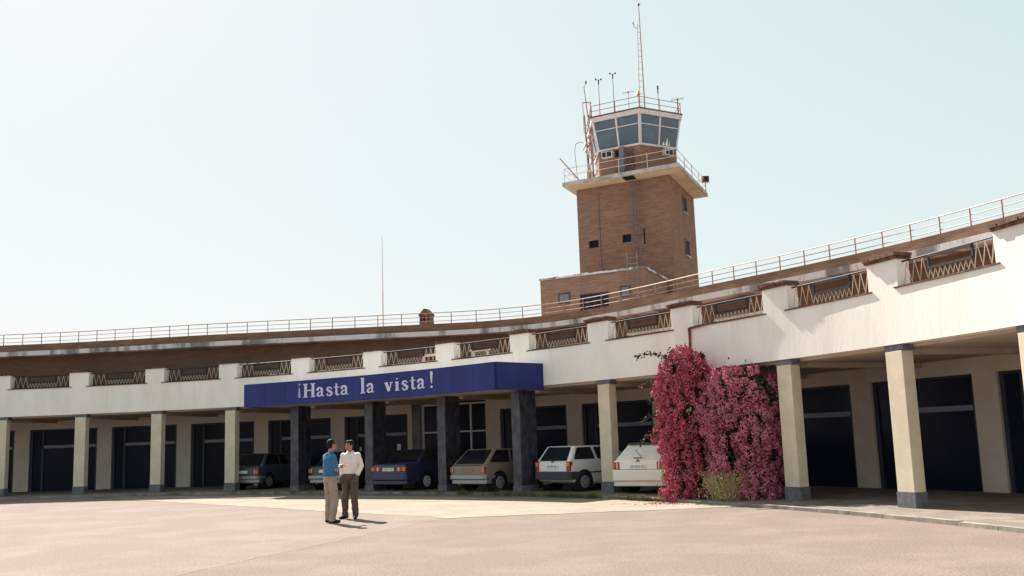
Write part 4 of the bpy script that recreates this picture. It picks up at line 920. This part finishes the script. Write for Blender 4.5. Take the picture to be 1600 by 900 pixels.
bougainvillea('paler pink bougainvillea at the right behind the dry yellow shrub', (5.50, 24.1, .008), R_(-12), prof2, .6, 'bract2', 190, 23,
    [(.2, 2.9, .5, .2, 2), (-.5, 1.9, -.35, .25, 2), (.5, 2.5, .5, .1, 1), (-.4, 1.0, -.3, .5, 2)])
def tuft(mb, rnd, n_, spread, h, r_=.006):
    for i in range(n_):
        a = rnd.uniform(0, 6.283); k = math.sqrt(rnd.random()) * spread; p = Vector((math.cos(a) * k, math.sin(a) * k * .7, 0)); ou = Vector((math.cos(a), math.sin(a) * .7, 0)) * rnd.uniform(.1, .5) * h; hh = h * rnd.uniform(.5, 1.05)
        m_ = p + ou * .35 + Vector((0, 0, hh * .6)); e = p + ou + Vector((rnd.gauss(0, .06) * h, rnd.gauss(0, .06) * h, hh))
        mb.tube(p, m_, r_, r_ * .8, 3); mb.tube(m_, e, r_ * .8, r_ * .3, 3)
        if rnd.random() < .7:
            for q in range(3): f_ = m_.lerp(e, rnd.random()); mb.tube(f_, f_ + Vector((rnd.gauss(0, .07), rnd.gauss(0, .07), rnd.uniform(0, .09))), r_ * .6, r_ * .2, 3)
rnd = random.Random(5)
t = thing('dry_shrub', 'dry yellow twiggy shrub at the foot of the paler bougainvillea', 'shrub', (4.98, 23.85, .008)); mb = MB(); tuft(mb, rnd, 420, .42, .72, .007); mb.build('stems', M['dry'], t)
lf = [(Vector((rnd.gauss(0, .3), rnd.gauss(0, .2), abs(rnd.gauss(.3, .17)))), 1) for i in range(1400)]; leafmesh('leaves', lf, .022, M['dry'], t, 9, 1.4)
mb = MB()
for i in range(230):
    b = rnd.uniform(2.55, 5.2) if i % 6 else rnd.uniform(-2, 2.5); p = A(b, -1.40 - abs(rnd.gauss(0, .06)), .008); m2 = MB(); tuft(m2, rnd, rnd.randint(4, 12), .09, rnd.uniform(.05, .16), .004); mb.add([Vector(v) + p for v in m2.v], m2.f)
tag(mb.build('kerb_weeds', M['weed']), kind='stuff')
lf = []
for i in range(700):
    p = Vector((rnd.gauss(3.85, .5), rnd.gauss(24.35, .28), .016)); lf.append((p, .8))
o = leafmesh('fallen_bracts', lf, .02, M['bract'], None, 4); tag(o, kind='stuff')
st = thing('flat_stone', 'flat brown broken tile lying on the concrete below the cream car', 'stone', (3.35, 25.35, .012), .3)
mb = MB(); mb.prism([(-.2, -.06), (.05, -.11), (.22, -.04), (.16, .07), (-.12, .09)], 0, .035); mb.build('slab', M['tile'], st, bevel=.008); mb = MB(); mb.prism([(.02, -.03), (.2, -.02), (.18, .06), (.05, .05)], .036, .06); mb.build('chip', M['kerb'], st)
